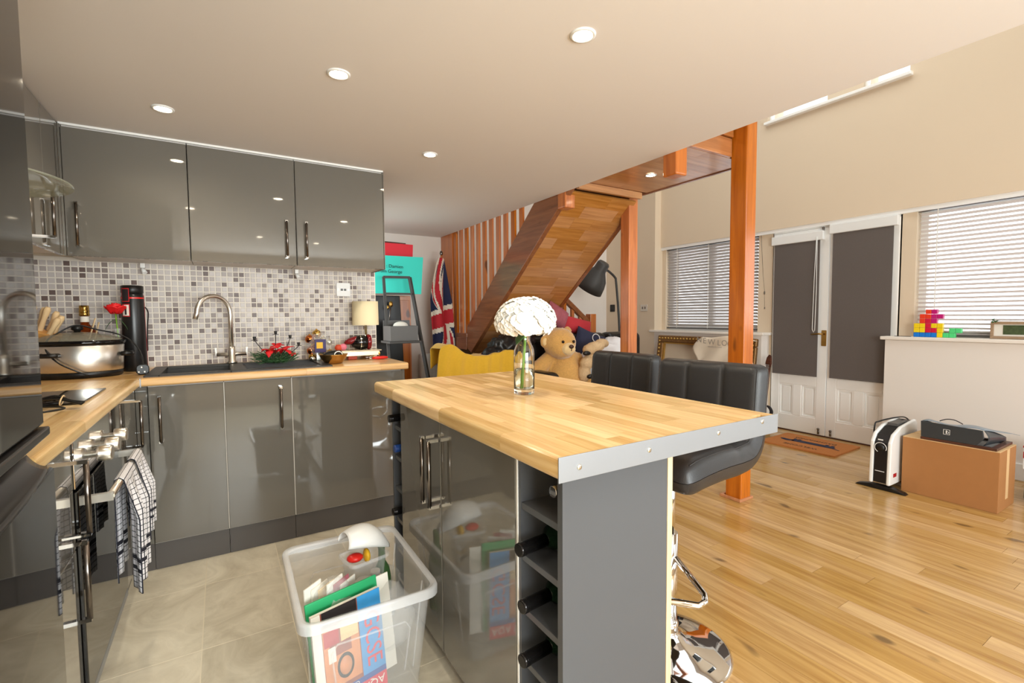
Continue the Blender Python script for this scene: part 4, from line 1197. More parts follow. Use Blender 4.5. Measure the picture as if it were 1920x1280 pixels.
# sheaf of leaflets in a clear bag
for k in range(6):
    c = tm_ @ Vector((-.135 + k * .020, -.09 + .012 * (k % 3), .03))
    fm = frame_mx(c, (.75, .62, 0), (-.10 + .03 * k, .02 * k - .05, .6))
    o = part('leaflet', MB().box(-.035, .035, 0, .335 - .012 * (k % 3), -.002, .002, 0, fm), M[('paper', 'paper', 'bear_pale', 'paper', 'pink_cloth', 'paper')[k]], None)
    tag(o, ('leftmost pale leaflet in the clear bag in the tub', 'white leaflet second from the left in the clear bag in the tub', 'cream leaflet in the middle of the clear bag in the tub', 'white leaflet right of the cream one in the clear bag in the tub', 'dusky pink leaflet in the clear bag in the tub', 'rightmost white leaflet in the clear bag in the tub')[k], 'leaflet', 'leaflets in the tub')
bagm = MB().ell(tm_ @ Vector((-.085, -.075, .20)), (.085, .085, .17), 22, 14)
o = part('plastic_bag', bagm, M['film'], None); tag(o, 'clear plastic bag wrapped round the leaflets in the tub', 'bag')
soft = o.modifiers.new('d', 'DISPLACE'); tx = bpy.data.textures.new('crumple', 'CLOUDS'); tx.noise_scale = .05; soft.texture = tx; soft.strength = .035
bagm = MB().ell(tm_ @ Vector((.085, -.10, .20)), (.075, .08, .10), 22, 14)
o = part('plastic_bag', bagm, M['film'], None); tag(o, 'crumpled clear plastic bag at the right of the tub behind the textbook', 'bag')
soft = o.modifiers.new('d', 'DISPLACE'); soft.texture = tx; soft.strength = .04
# glass jug / bowl with black saucepan, small clear box, scoop
c = tm_ @ Vector((.055, .085, .035))
bw = thing('glass_bowl', 'dark-lined glass bowl holding the small clear box in the tub', 'bowl', (c.x, c.y, c.z))
part('bowl_wall', MB().lathe([(.06, 0), (.085, .02), (.105, .12), (.115, .205), (.119, .207), (.110, .12), (.088, .026), (.055, .006), (.001, .006)], c, 32, capt=False), M['film'], bw)
part('bowl_base', MB().lathe([(.058, .007), (.084, .03), (.100, .10), (.001, .10)], c, 32), M['black_plastic'], bw, label='black lower half')
c2 = tm_ @ Vector((.040, .045, .222))
cb = thing('clear_food_box', 'small clear plastic box with red and yellow bits at the top of the tub', 'box', c2, R(12))
mb = MB(); lay = [ring(.095, .08, 0, .012), ring(.125, .105, .135, .015), ring(.140, .120, .137, .018), ring(.140, .120, .126, .018)]
n = len(lay[0]); mb.add([p for l in lay for p in l], [(i * n + k, i * n + (k + 1) % n, (i + 1) * n + (k + 1) % n, (i + 1) * n + k) for i in range(3) for k in range(n)] + [list(range(n))[::-1]], 0, True)
part('box_wall', mb, M['tub'], cb, world=False)
for nm, mk, p, r_, l in (('red_play_piece', 'red', (-.028, .01, .128), (.028, .024, .014), 'red plastic cap in the small clear box'), ('yellow_play_piece', 'yellow_p', (.018, .016, .118), (.012, .026, .024), 'yellow plastic piece in the small clear box'), ('tissue', 'paper', (-.01, -.012, .035), (.035, .025, .028), 'crumpled white tissue in the small clear box')):
    q = Matrix.Translation(c2) @ Matrix.Rotation(R(12), 4, 'Z') @ Vector(p)
    o = part(nm, MB().ell(q, r_, 14, 10), M[mk], None); tag(o, l, nm.split('_')[-1])
q = Matrix.Translation(c2) @ Matrix.Rotation(R(12), 4, 'Z') @ Vector((.028, -.026, .008))
sj = thing('spice_jar', 'small cream spice jar with a barcode label in the clear box', 'jar', q)
part('jar_body', MB().lathe([(.018, 0), (.019, .004), (.019, .05), (.015, .056)], q, 20), M['bear_pale'], sj)
part('jar_label', MB().lathe([(.0193, .012), (.0193, .044)], q, 20, capb=False, capt=False), M['paper'], sj)
part('jar_lid', MB().lathe([(.0165, .056), (.0165, .068), (.015, .070)], q, 20), M['white_plastic'], sj)
bcm = MB()
for k in range(7): bcm.box(q.x - .010 + k * .003, q.x - .0088 + k * .003, q.y - .0206, q.y - .0190, q.z + .016, q.z + .034)
part('barcode', bcm, M['ink'], sj)
# white scoop resting on top
sc = Q(683, 988, 1, tcy + .07)
def scoop(u, v):
    a = R(-100 + 200 * v); L = u * .175; r_ = .034 + .016 * math.sin(PI * min(1, u * 1.05)) - .022 * u ** 4
    return (L - .085, r_ * math.sin(a) * 1.25, r_ * math.cos(a) + .020 * math.sin(PI * u) - .02 * u)
mb = MB(); mb.grid(scoop, 18, 16)
c3 = tm_ @ Vector((.055, .075, .385))
smx = Matrix.Translation(c3) @ Matrix.Rotation(R(12), 4, 'Z') @ Matrix.Rotation(R(14), 4, 'Y')
mb.v = [tuple(smx @ Vector(p)) for p in mb.v]
ssc = part('plastic_scoop', mb, M['white_plastic'], None, solid=.003); tag(ssc, 'white plastic scoop lying on top of the things in the tub', 'scoop')
c4 = tm_ @ Vector((.125, .135, .02))
gbn = thing('green_bottle', 'dark green bottle standing at the far right corner of the tub', 'bottle', c4)
part('bottle_glass', MB().lathe([(.030, 0), (.032, .01), (.032, .19), (.026, .225), (.013, .25), (.012, .30), (.014, .302), (.014, .31)], c4, 24), M['leaf'], gbn)
part('bottle_label', MB().lathe([(.0324, .06), (.0324, .14)], c4, 24, capb=False, capt=False), M['paper'], gbn)

# ================================================================== STAIRS, LANDING, POSTS
def flight():
    t = thing('staircase', 'varnished wooden staircase rising from the corner to the landing', 'staircase', (3.5, .6, 0))
    xa, xb = 3.12, 3.865
    # slope of the underside: z = 1.996 - .79 (y + .388)
    k = .79
    def zs(y): return 1.996 - k * (y + .388)
    ca = math.cos(math.atan(k)); 
    ytop, ybot = -.50, 1.20
    for nm, x0, x1 in (('stringer', xa, xa + .045), ('stringer', xb - .045, xb)):
        ytop_all, ytop = ytop, (-.50 if x0 == xa else -.345)
        extra = .13 if x0 == xa else 0
        poly = [(ytop, zs(ytop)), (ybot - (.08 if x0 == xa else 0), zs(ybot - (.08 if x0 == xa else 0))), (ybot + .06, zs(ybot) + .12), (ybot, zs(ybot) + .33), (ytop + .05, zs(ytop) + .33), (ytop - extra, zs(ytop) + .33), (ytop - extra, zs(ytop) + .10)]
        part(nm, MB().prism(poly, 0, x0, x1), M['pine_y'], t, bev=.004)
        ytop = ytop_all
    # soffit of glued oak blocks under the flight
    L = (ybot - ytop) / ca; rows = 19; rh = L / rows
    d = Vector((0, 1, -k)).normalized(); nrm = Vector((0, k, 1)).normalized()
    me = MB().box(0, 1, 0, 1, 0, 1).mesh('soffit_block', M['soffit'])
    for r_ in range(rows):
        x = xa + .045 - random.uniform(0, .3)
        while x < xb - .045:
            ln = random.uniform(.16, .42); x0_, x1_ = max(x, xa + .0455), min(x + ln, xb - .0455); x += ln
            if x1_ - x0_ < .02: continue
            o = bpy.data.objects.new('soffit_block', me); COL.objects.link(o)
            org = Vector((0, ytop, zs(ytop))) + d * (r_ * rh + .0005) + nrm * .006
            mx = Matrix(((1, 0, 0, x0_ + .0005), (0, d.y, nrm.y, org.y), (0, d.z, nrm.z, org.z), (0, 0, 0, 1)))
            o.parent = t
            o.matrix_parent_inverse = Matrix.Translation(t.location).inverted()
            o.matrix_basis = mx @ Matrix.Diagonal((x1_ - x0_ - .001, rh - .001, .018, 1))
    n = 8
    for i in range(n):
        y = ybot - .02 - i * (ybot - ytop) / n; z = zs(y) + .22
        part('tread', MB().box(xa + .045, xb - .045, y - .23, y + .02, z, z + .032), M['pine_x'], t, bev=.004)
        part('riser', MB().box(xa + .045, xb - .045, y - .006, y + .004, z - .16, z), M['pine_x'], t)
    # quarter landing and the lower flight going down along the back wall
    part('quarter_landing', MB().box(xa, xb, 1.21, YB - .002, .90, .945), M['pine_x'], t, bev=.003)
    part('landing_trim', MB().box(xa - .012, xa, 1.20, YB - .002, .83, .96), M['pine_y'], t, bev=.003)
    y0 = 1.06
    part('lower_stringer', MB().prism([(xb, .945), (xb, .66), (4.62, 0), (4.86, 0), (4.86, .12), (xb, 1.02)], 1, y0, y0 + .04), M['pine_x'], t, bev=.003)
    for i in range(4):
        x = xb + i * .24; z = .945 - (i + 1) * .19
        part('tread', MB().box(x, x + .27, y0 + .04, YB - .003, z - .03, z), M['pine_x'], t, bev=.003)
        part('riser', MB().box(x, x + .012, y0 + .04, YB - .003, z, z + .16), M['pine_x'], t)
    # balustrade of the lower flight
    r0 = Q(1046, 548, 1, y0 + .02); r1 = Q(1104, 606, 1, y0 + .02); nw = Q(1110, 590, 1, y0)
    sl = (r1.z - r0.z) / (r1.x - r0.x)
    xs_ = 3.90
    part('handrail', MB().bar((xs_, y0 + .02, r0.z + sl * (xs_ - r0.x)), (nw.x - .03, y0 + .02, r0.z + sl * (nw.x - .03 - r0.x)), .05, .06), M['pine_y'], t, bev=.008)
    x = xs_ + .06
    while x < nw.x - .06:
        zt = r0.z + sl * (x - r0.x) - .02; zb_ = max(.05, 1.02 - (x - xb) * (.90 / .995) - .03)
        part('baluster', MB().box(x - .018, x + .018, y0 + .005, y0 + .037, zb_, zt), M['pine'], t)
        x += .115
    part('newel_post', MB().box(nw.x - .045, nw.x + .045, y0 - .025, y0 + .065, 0, nw.z + .01), M['pine'], t, bev=.006)
    return t
flight()
# screen of tall balusters between the ceiling edge and the flight
sc_ = thing('baluster_screen', 'screen of tall pine slats beside the staircase', 'screen', (3.15, 1.0, 1.0))
gaps = [Q(px, 450, 0, 3.14).y for px in (857.5, 868, 878.5, 889, 900.5, 912.5, 925.5, 939.0, 953.0, 968, 983)]
for i in range(len(gaps) - 1):
    y0, y1 = gaps[i + 1], gaps[i]
    w_ = (y0 + y1) / 2
    b0 = 1.996 - .79 * (w_ + .388) + .30
    part('slat', MB().box(3.126, 3.144, y0 + .002, y1 - .070, max(.96, b0), 3.1), M['pine'], sc_)
part('slat', MB().box(3.126, 3.144, gaps[0] + .002, gaps[0] + .07, .96, 3.1), M['pine'], sc_)
part('end_post', MB().box(3.115, 3.19, gaps[0] + .085, YB - .003, .96, 3.1), M['pine'], sc_, bev=.004)
part('end_board', MB().box(3.118, 3.15, 1.62, YB - .004, .35, .958), M['pine'], sc_, bev=.003)
part('bottom_rail', MB().box(3.112, 3.172, 1.20, gaps[0] + .085, .9605, 1.0), M['pine_y'], sc_, bev=.004)

# landing / bridge above, its fascia and the two tall posts, and the dropped newel ends at the ceiling edge
ld = thing('landing_bridge', 'wooden landing with a panelled underside between the two posts', 'landing', (3.5, -.95, 2.15))
bx_ = [3.112, 3.30, 3.49, 3.68, 3.862]
for i in range(9):
    y0 = -1.42 + i * .095
    a = 3.112
    cuts = [3.112] + sorted(random.uniform(3.2, 3.8) for _ in range(1)) + [3.862]
    for c0, c1 in zip(cuts[:-1], cuts[1:]):
        block('soffit_board', 'soffit', c0 + .0004, c1 - .0004, y0 + .0004, y0 + .0946, 2.152, 2.172, ld)
part('deck', MB().box(3.112, 3.862, -1.42, -.565, 2.173, 2.33), M['pine_x'], ld)
part('edge_board', MB().box(3.8685, 3.890, -1.42, -.36, 2.145, 2.36), M['pine_y'], ld, bev=.003)
part('fascia_board', MB().box(3.112, 3.66, -1.445, -1.4205, 2.152, 2.262), M['pine_x'], ld, bev=.004)
part('fascia_board', MB().box(3.112, 3.66, -1.455, -1.4205, 2.268, 2.345), M['pine_x'], ld, bev=.004)
part('fascia_board', MB().box(3.112, 3.66, -1.47, -1.4205, 2.352, 2.42), M['pine_x'], ld, bev=.004)
part('top_batten', MB().box(3.17, 3.815, -.562, -.530, 2.10, 2.150), M['soffit'], ld, bev=.003)
p1 = thing('pine_post', 'tall pine post between the island and the French doors', 'post', (3.72, -1.475, 0))
part('post_shaft', MB().box(3.670, 3.773, -1.538, -1.430, 0.0, 3.35), M['pine'], p1, bev=.006)
part('foot_trim', MB().box(3.650, 3.666, -1.546, -1.402, 0, .018).box(3.775, 3.791, -1.546, -1.402, 0, .018).box(3.666, 3.775, -1.546, -1.530, 0, .018).box(3.666, 3.775, -1.418, -1.402, 0, .018), M['pine_x'], p1, bev=.003)
q2 = Q(1195, 500, 0, 3.865)
p2 = thing('pine_post', 'pine post beside the reading lamp, carrying the far end of the landing', 'post', (3.82, q2.y + .05, 0))
part('post_shaft', MB().box(3.770, 3.868, q2.y, q2.y + .098, 0, 2.20), M['pine'], p2, bev=.006)
for (l, (pa, pb)) in (('square dropped newel end hanging at the ceiling edge, beside the landing spotlight', (1247, 1268)), ('square dropped newel end at the ceiling edge, above the stair stringer', (1045, 1060))):
    ya = Q(pa, 305 if pa > 1200 else 385, 0, 3.113).y; yb = Q(pb, 320 if pa > 1200 else 388, 0, 3.113).y
    z0 = Q(pb, 325 if pa > 1200 else 388, 0, 3.113).z
    t = thing('newel_end', l, 'beam end', (3.16, yb, z0))
    part('newel_drop', MB().box(3.113, 3.207, yb, yb + .098, z0, 2.14 if pa > 1200 else 2.10), M['pine'], t, bev=.010, seg=3)
# ================================================================== THINGS ON THE COUNTERS
# slow cooker
pc = Vector((.345, -.33, .91))
sl_ = thing('slow_cooker', 'oval stainless slow cooker with a glass lid on the corner worktop', 'cooker', pc, 0)
sx, sy = 1.0, .74
part('cooker_base', MB().lathe([(.150, 0), (.160, .006), (.163, .022), (.160, .028)], pc, 48, sx=sx, sy=sy), M['black_plastic'], sl_)
part('steel_band', MB().lathe([(.160, .028), (.163, .032), (.170, .148), (.168, .150)], pc, 64, sx=sx, sy=sy), M['steel'], sl_)
part('crock_rim', MB().lathe([(.168, .150), (.176, .154), (.178, .168), (.170, .172), (.162, .170), (.155, .160)], pc, 64, sx=sx, sy=sy, capt=False), M['black_gloss'], sl_)
part('lid_glass', MB().lathe([(.166, .170), (.160, .178), (.11, .196), (.05, .208), (.001, .211)], pc, 48, sx=sx, sy=sy, capb=False, capt=False), M['lid'], sl_)
part('lid_knob', MB().lathe([(.012, .208), (.012, .216), (.022, .222), (.022, .234), (.016, .238)], pc, 20), M['black_plastic'], sl_)
for s_ in (-1, 1):
    part('side_handle', MB().tube([(pc.x + s_ * .163, pc.y - .045, pc.z + .105), (pc.x + s_ * .195, pc.y - .035, pc.z + .105), (pc.x + s_ * .195, pc.y + .035, pc.z + .105), (pc.x + s_ * .163, pc.y + .045, pc.z + .105)], .011, 10), M['black_plastic'], sl_)
part('front_handle', MB().tube([Vector((pc.x - .105, pc.y - .098, pc.z + .11)), Vector((pc.x - .10, pc.y - .135, pc.z + .11)), Vector((pc.x - .05, pc.y - .145, pc.z + .11)), Vector((pc.x - .045, pc.y - .118, pc.z + .11))], .010, 10), M['black_plastic'], sl_)
cb_ = [(.40, -.455, .925), (.35, -.470, .955), (.30, -.465, .99), (.26, -.44, 1.04), (.255, -.40, 1.085), (.28, -.36, 1.115), (.345, -.345, 1.152), (.42, -.34, 1.13), (.50, -.34, 1.105), (.555, -.35, 1.06), (.585, -.37, 1.00), (.590, -.39, .95), (.588, -.405, .935)]
def smooth_pts(pts, n=6):
    out = []; P = [Vector(p) for p in pts]
    for i in range(len(P) - 1):
        a, b, c, d = P[max(0, i - 1)], P[i], P[i + 1], P[min(len(P) - 1, i + 2)]
        for k in range(n):
            u = k / n
            out.append(.5 * ((2 * b) + (c - a) * u + (2 * a - 5 * b + 4 * c - d) * u * u + (3 * b - a - 3 * c + d) * u ** 3))
    out.append(P[-1]); return out
part('power_cord', MB().tube(smooth_pts(cb_), .0034, 8), M['black_plastic'], sl_)
plg = MB().prism([(a, b) for a, b in round_poly(.052, .050, .018, 4)], 1, -.012, .012, mx=Matrix.Translation((.590, -.41, .9365)) @ Matrix.Rotation(R(8), 4, 'Z'))
po = part('mains_plug', plg, M['black_plastic'], sl_, bev=.004)
pp_ = MB()
for u, v in ((0, .012), (-.011, -.010), (.011, -.010)): pp_.box(.590 + u - .003, .590 + u + .003, -.440, -.421, .9365 + v - .003, .9365 + v + .003)
part('plug_pin', pp_, M['steel'], po)

# knife block
kb = thing('knife_block', 'wooden knife block with pale-handled knives in the corner', 'knife block', (.15, -.22, .91), R(-20))
kmx = Matrix.Rotation(R(24), 4, 'Y')
part('block_body', MB().prism([(-.075, 0), (.075, 0), (.11, .20), (-.0, .235)], 1, -.05, .05), M['block_wood'], kb, world=False, bev=.004)
for i, (u, y, l) in enumerate(((.02, -.03, .13), (.05, -.005, .12), (.085, .015, .11), (.02, .028, .12), (.06, .036, .10), (.095, -.028, .10))):
    b = Vector((u, y, .215 - .03 * (u > .07))); d = Vector((.30 + .12 * i / 5, (i % 3 - 1) * .12, .9)).normalized()
    h = MB().tube([b - d * .01, b + d * .01, b + d * l * .5, b + d * (l - .015), b + d * l], [.009, .0115, .010, .014, .009], 10)
    part('knife_handle', h, M['knife_wood'], kb, world=False)
# spare wooden spatulas behind the cooker
for k, (a, b, l) in enumerate((((.33, -.20, .96), (.385, -.17, 1.185), 'thin wooden stirring stick leaning behind the slow cooker, the longer one'), ((.355, -.205, .96), (.400, -.18, 1.165), 'thin wooden stirring stick leaning behind the slow cooker, the shorter one'))):
    tag(part('wooden_stick', MB().bar(a, b, .010, .005), M['knife_wood'], None, bev=.0015), l, 'stick')
# brandy bottle
bp_ = Vector((.335, -.12, .911))
br = thing('brandy_bottle', 'round amber spirit bottle with a gold stopper behind the slow cooker', 'bottle', bp_)
part('bottle_glass', MB().lathe([(.04, 0), (.058, .01), (.075, .08), (.075, .14), (.060, .19), (.030, .225), (.0175, .245), (.017, .285)], bp_, 32), M['brandy'], br)
part('neck_label', MB().lathe([(.0178, .255), (.0176, .283)], bp_, 24, capb=False, capt=False), M['paper'], br)
part('gold_stopper', MB().lathe([(.017, .285), (.021, .287), (.021, .298), (.018, .30), (.021, .303), (.021, .315), (.018, .317), (.020, .320), (.019, .338)], bp_, 24), M['gold_ball'], br)
# rose in a thin vase
rp_ = Vector((.478, -.235, .911))
rv = thing('bud_vase', 'thin clear bud vase holding the red rose', 'vase', rp_)
part('glass_body', MB().lathe([(.016, 0), (.016, .01), (.012, .04), (.011, .21), (.013, .222)], rp_, 16, capt=False), M['film'], rv)
ro = thing('red_rose', 'single red rose standing beside the black bottle tube', 'flower', rp_ + Vector((0, 0, .02)))
part('stem', MB().tube([rp_ + Vector((0, 0, .02)), rp_ + Vector((.002, 0, .18)), rp_ + Vector((-.004, 0, .30))], .003, 6), M['stem'], ro)
rc = rp_ + Vector((-.004, -.0, .325))
for layer in range(4):
    for k in range(5):
        a0 = k * 2 * PI / 5 + layer * .63; r_ = .012 + .008 * layer
        def pf(u, v, a0=a0, r_=r_, layer=layer):
            a = a0 + (v - .5) * (1.6 - .12 * layer)
            rr = r_ * (.55 + .5 * math.sin(PI * .5 * u)) + .006 * (u > .8) * layer / 3
            return rc + Vector((rr * math.cos(a), rr * math.sin(a), -.022 + .046 * u * (1 - .10 * layer) - .010 * (2 * v - 1) ** 2))
        mb = MB(); mb.grid(pf, 6, 6)
        part('petal', mb, M['rose'], ro, solid=.0012)
for sgn in (-1, 1):
    mb = MB(); mb.grid(lambda u, v: rp_ + Vector((sgn * (.004 + .04 * u), -.010 - .01 * u + (v - .5) * .02 * math.sin(PI * u), .265 - .05 * u * u)), 6, 4)
    part('leaf', mb, M['leaf'], ro, solid=.001)
# black bottle tube
tb_ = Vector((.535, -.165, .911))
tu = thing('bottle_tube', 'tall black bottle tube with a red band and two labels', 'bottle holder', tb_)
part('tube_body', MB().lathe([(.050, 0), (.052, .005), (.048, .38), (.044, .40)], tb_, 32), M['black_satin'], tu)
part('lid', MB().lathe([(.0445, .400), (.0475, .404), (.0475, .436), (.043, .440)], tb_, 32), M['black_plastic'], tu)
part('red_band', MB().lathe([(.0484, .372), (.0483, .379)], tb_, 32, capb=False, capt=False), M['red'], tu)
import functools
def on_cyl(c, r, a0, a1, z0, z1, nm, mk, parent):
    mb = MB(); mb.grid(lambda u, v: (c[0] + r * math.cos(R(a0 + (a1 - a0) * u)), c[1] + r * math.sin(R(a0 + (a1 - a0) * u)), c[2] + z0 + (z1 - z0) * v), 8, 1)
    return part(nm, mb, M[mk], parent)
on_cyl(tb_, .0490, 218, 262, .355, .425, 'tube_label', 'red_trim', tu); on_cyl(tb_, .0494, 222, 258, .360, .420, 'tube_label', 'ink', tu)
on_cyl(tb_, .0496, 218, 262, .280, .345, 'tube_label', 'red_trim', tu); on_cyl(tb_, .0500, 222, 258, .285, .340, 'tube_label', 'paper', tu); on_cyl(tb_, .0504, 236, 246, .290, .335, 'label_print', 'ink', tu)
part('carry_strap', MB().tube(smooth_pts([tb_ + Vector((.050, 0, .33)), tb_ + Vector((.062, 0, .30)), tb_ + Vector((.056, 0, .22)), tb_ + Vector((.052, 0, .10))]), .003, 6), M['ink'], tu)
part('tube_seam', MB().bar(tb_ + Vector((.0515, -.003, .01)), tb_ + Vector((.0475, -.003, .39)), .002, .002), M['red_trim'], tu)
# bundled cable on the hob end
cp = Vector((.50, -1.36, .919))
cw = thing('bundled_cable', 'bundled black cable tied with a pale band on the left worktop', 'cable', cp)
mb = MB()
for k in range(5):
    dx = (k - 2) * .006
    mb.tube(smooth_pts([cp + Vector((-.075, .045 + dx, .012)), cp + Vector((-.02, .015 + dx, .022 + .006 * (k % 2))), cp + Vector((.03, -.02 + dx, .012)), cp + Vector((.055, -.035 + dx * 2, .008))]), .0032, 6)
mb.tube(smooth_pts([cp + Vector((-.12, .02, .002)), cp + Vector((-.06, -.02, .004)), cp + Vector((0, -.05, .004)), cp + Vector((.02, -.10, .003)), cp + Vector((-.06, -.16, .003)), cp + Vector((-.14, -.18, .003))]), .003, 6)
part('cable_loops', mb, M['black_plastic'], cw)
part('cable_tie', MB().tube([cp + Vector((.0 + .004 * math.sin(a), .001 + .020 * math.cos(a), .016 + .014 * math.sin(a))) for a in [2 * PI * k / 14 for k in range(14)]], .002, 6, closed=True), M['knife_wood'], cw)

# poinsettia candle arrangement
pn = Vector((1.185, -.23, .918))
po_ = thing('candle_arrangement', 'red poinsettia table arrangement with black candle cups behind the sink drainer', 'arrangement', pn)
fir = MB(); rnd = random.Random(5)
for k in range(420):
    a = rnd.uniform(0, 2 * PI); rr = rnd.uniform(.02, .085); z = rnd.uniform(.004, .05)
    p = pn + Vector((rr * math.cos(a) * 1.15, rr * math.sin(a) * .9, z)); a2 = a + rnd.uniform(-.7, .7)
    q = p + Vector((math.cos(a2), math.sin(a2), rnd.uniform(-.15, .7))) * rnd.uniform(.026, .048)
    fir.bar(p, q, .0034, .002)
part('fir_needles', fir, M['fir'], po_, kind='stuff')
part('arrangement_base', MB().ell(pn + Vector((0, 0, .016)), (.070, .055, .0155), 20, 10), M['leaf'], po_)
for ci, (cx, cy, cz, s_) in enumerate(((-.03, -.03, .075, 1.0), (.045, -.02, .075, 1.0), (.01, .02, .095, .9), (.085, -.01, .05, .5))):
    for k in range(7):
        a = k * 2 * PI / 7 + ci
        def pf(u, v, a=a, cx=cx, cy=cy, cz=cz, s_=s_):
            L = .052 * s_ * u; wv = .020 * s_ * math.sin(PI * min(1, u * .96 + .02)) * (v - .5) * 2
            return pn + Vector((cx + L * math.cos(a) - wv * math.sin(a), cy + L * math.sin(a) + wv * math.cos(a), cz + (.050 - .012 * (k % 3)) * s_ * u - .030 * s_ * u * u * (1 + k % 2) - abs(v - .5) * .006))
        mb = MB(); mb.grid(pf, 7, 4); part('poinsettia_petal', mb, M['poin'], po_, solid=.0008)
    part('flower_centre', MB().ell(pn + Vector((cx, cy, cz + .004)), .006 * s_, 8, 6), M['yellow_p'], po_)
for (ax, az, ex, ez) in ((-.04, .05, -.105, .135), (.0, .06, .004, .165), (.04, .05, .080, .140), (.07, .05, .125, .095)):
    part('candle_arm', MB().tube(smooth_pts([pn + Vector((ax, 0, az)), pn + Vector(((ax + ex) / 2 , .005, (az + ez) / 2 - .006)), pn + Vector((ex, 0, ez))]), .0022, 6), M['ink'], po_)
    part('candle_cup', MB().lathe([(.018, 0), (.018, .0015), (.007, .003), (.009, .019), (.0095, .020)], pn + Vector((ex, 0, ez)), 16), M['black_plastic'], po_)

# heap of baubles, carton
bb = [(1.395, -.12, .975, .026, 'copper'), (1.432, -.105, 1.075, .028, 'gold_ball'), (1.470, -.11, 1.040, .020, 'silver_ball'), (1.388, -.115, 1.045, .027, 'copper'), (1.40, -.13, .935, .024, 'gold_ball'), (1.505, -.10, 1.02, .020, 'silver_ball'), (1.46, -.13, .975, .026, 'silver_ball'), (1.50, -.14, .955, .024, 'gold_ball'), (1.445, -.15, .935, .024, 'silver_ball'), (1.39, -.20, .928, .016, 'silver_ball'), (1.42, -.10, 1.01, .024, 'gold_ball')]
names = {'copper': 'copper', 'gold_ball': 'gold', 'silver_ball': 'silver'}
bt = part('bauble_bag', MB().ell((1.445, -.11, 1.000), (.078, .055, .089), 20, 14), M['film'], None)
tag(bt, 'clear bag holding the heap of baubles beside the cream lamp', 'bag')
for i, (x, y, z, r_, mk) in enumerate(bb):
    t = thing('bauble', ('copper bauble halfway down the left side of the heap', 'gold bauble at the very top of the heap beside the lamp', 'silver bauble near the top right of the heap', 'bright copper bauble at the top left of the heap', 'gold bauble low on the left side of the heap', 'silver bauble at the upper right edge of the heap', 'silver bauble in the middle of the heap behind the carton', 'gold bauble low on the right side of the heap', 'silver bauble at the foot of the heap', 'small silver bauble lying loose in front of the heap', 'gold bauble behind the purple carton')[i], 'bauble', (x, y, z - r_), group='baubles in the heap')
    part('bauble_ball', MB().ell((x, y, z), r_, 18, 12), M[mk], t)
    part('bauble_cap', MB().cyl((x, y, z + r_ * .96), (x, y, z + r_ * 1.2), r_ * .2, n=10), M['gold_ball'], t)
cx_ = thing('gift_carton', 'small purple carton with a yellow square leaning on the baubles', 'carton', (1.435, -.19, .92), R(-6))
part('carton_body', MB().box(-.030, .034, -.012, .012, .045, .125), M['purple'], cx_, world=False, bev=.001)
part('carton_print', MB().box(-.020, .016, -.0128, -.0121, .070, .108), M['yellow_p'], cx_, world=False)
part('carton_stand', MB().box(-.02, .02, -.01, .01, 0, .0445), M['silver_ball'], cx_, world=False)
# hammered bowl with black cups in it
hb_ = Vector((1.475, -.385, .911))
hm = thing('hammered_bowl', 'hammered brass bowl on the worktop in front of the silver tray', 'bowl', hb_)
part('bowl_wall', MB().lathe([(.040, 0), (.048, .003), (.068, .030), (.078, .052), (.081, .055), (.075, .052), (.064, .030), (.040, .006), (.001, .005)], hb_, 32, capt=False), M['hammered'], hm)
part('ring_handle', MB().tube([hb_ + Vector((.022 * math.cos(a) + .012, -.078, .052 + .022 * math.sin(a) )) for a in [PI * k / 10 for k in range(11)]], .003, 8), M['steel'], hm)
o = part('black_pouch', MB().ell(hb_ + Vector((-.012, .01, .052)), (.052, .034, .022), 16, 10, rot=Euler((0, R(-12), 0))).ell(hb_ + Vector((.03, .012, .056)), (.024, .026, .020), 14, 10), M['black_plastic'], None); tag(o, 'shiny black pouch lying in the hammered brass bowl', 'pouch')
# silver tray on legs
ty0, ty1, tx0, tx1, tz = -.245, -.09, 1.515, 1.800, .965
tr_ = thing('footed_tray', 'silver-gilt footed tray holding the dark red whisk and packets', 'tray', (1.66, -.17, .911))
part('tray_top', MB().box(tx0, tx1, ty0, ty1, tz, tz + .006), M['tray'], tr_, bev=.002)
part('tray_apron', MB().box(tx0 + .012, tx1 - .012, ty0 + .006, ty0 + .012, tz - .030, tz).box(tx0 + .012, tx1 - .012, ty1 - .012, ty1 - .006, tz - .030, tz), M['tray'], tr_, bev=.002)
for x in (tx0 + .015, tx1 - .015):
    for y in (ty0 + .012, ty1 - .012):
        part('tray_leg', MB().lathe([(.006, 0), (.008, .004), (.004, .010), (.004, .022), (.008, .030), (.009, .038), (.005, .046), (.007, .054)], (x, y, .911), 14), M['gold_ball'], tr_)
# appliance on the tray
ap = Vector((1.69, -.17, tz + .006))
hmx = thing('kitchen_gadget', 'dark red and black rounded kitchen gadget on the footed tray', 'gadget', ap)
gm = Matrix.Translation(ap + Vector((0, 0, .048)))
part('gadget_body', MB().ell(ap + Vector((.0, 0, .046)), (.068, .045, .046), 28, 18), M['black_gloss'], hmx)
part('red_shell', MB().lathe([(.050, -.012), (.056, 0), (.050, .012)], (0, 0, 0), 28, mx=Matrix.Translation(ap + Vector((.045, 0, .048))) @ Matrix.Rotation(R(90), 4, 'Y') @ Matrix.Diagonal((.9, .86, 1, 1)), capb=False, capt=False), M['red_gloss'], hmx)
part('red_shell', MB().ell(ap + Vector((-.055, 0, .060)), (.055, .030, .022), 20, 12, rot=Euler((0, R(-18), 0))), M['red_gloss'], hmx)
part('chrome_band', MB().lathe([(.047, -.002), (.047, .002)], (0, 0, 0), 28, mx=Matrix.Translation(ap + Vector((-.01, 0, .047))) @ Matrix.Rotation(R(90), 4, 'Y'), capb=False, capt=False), M['chrome'], hmx)
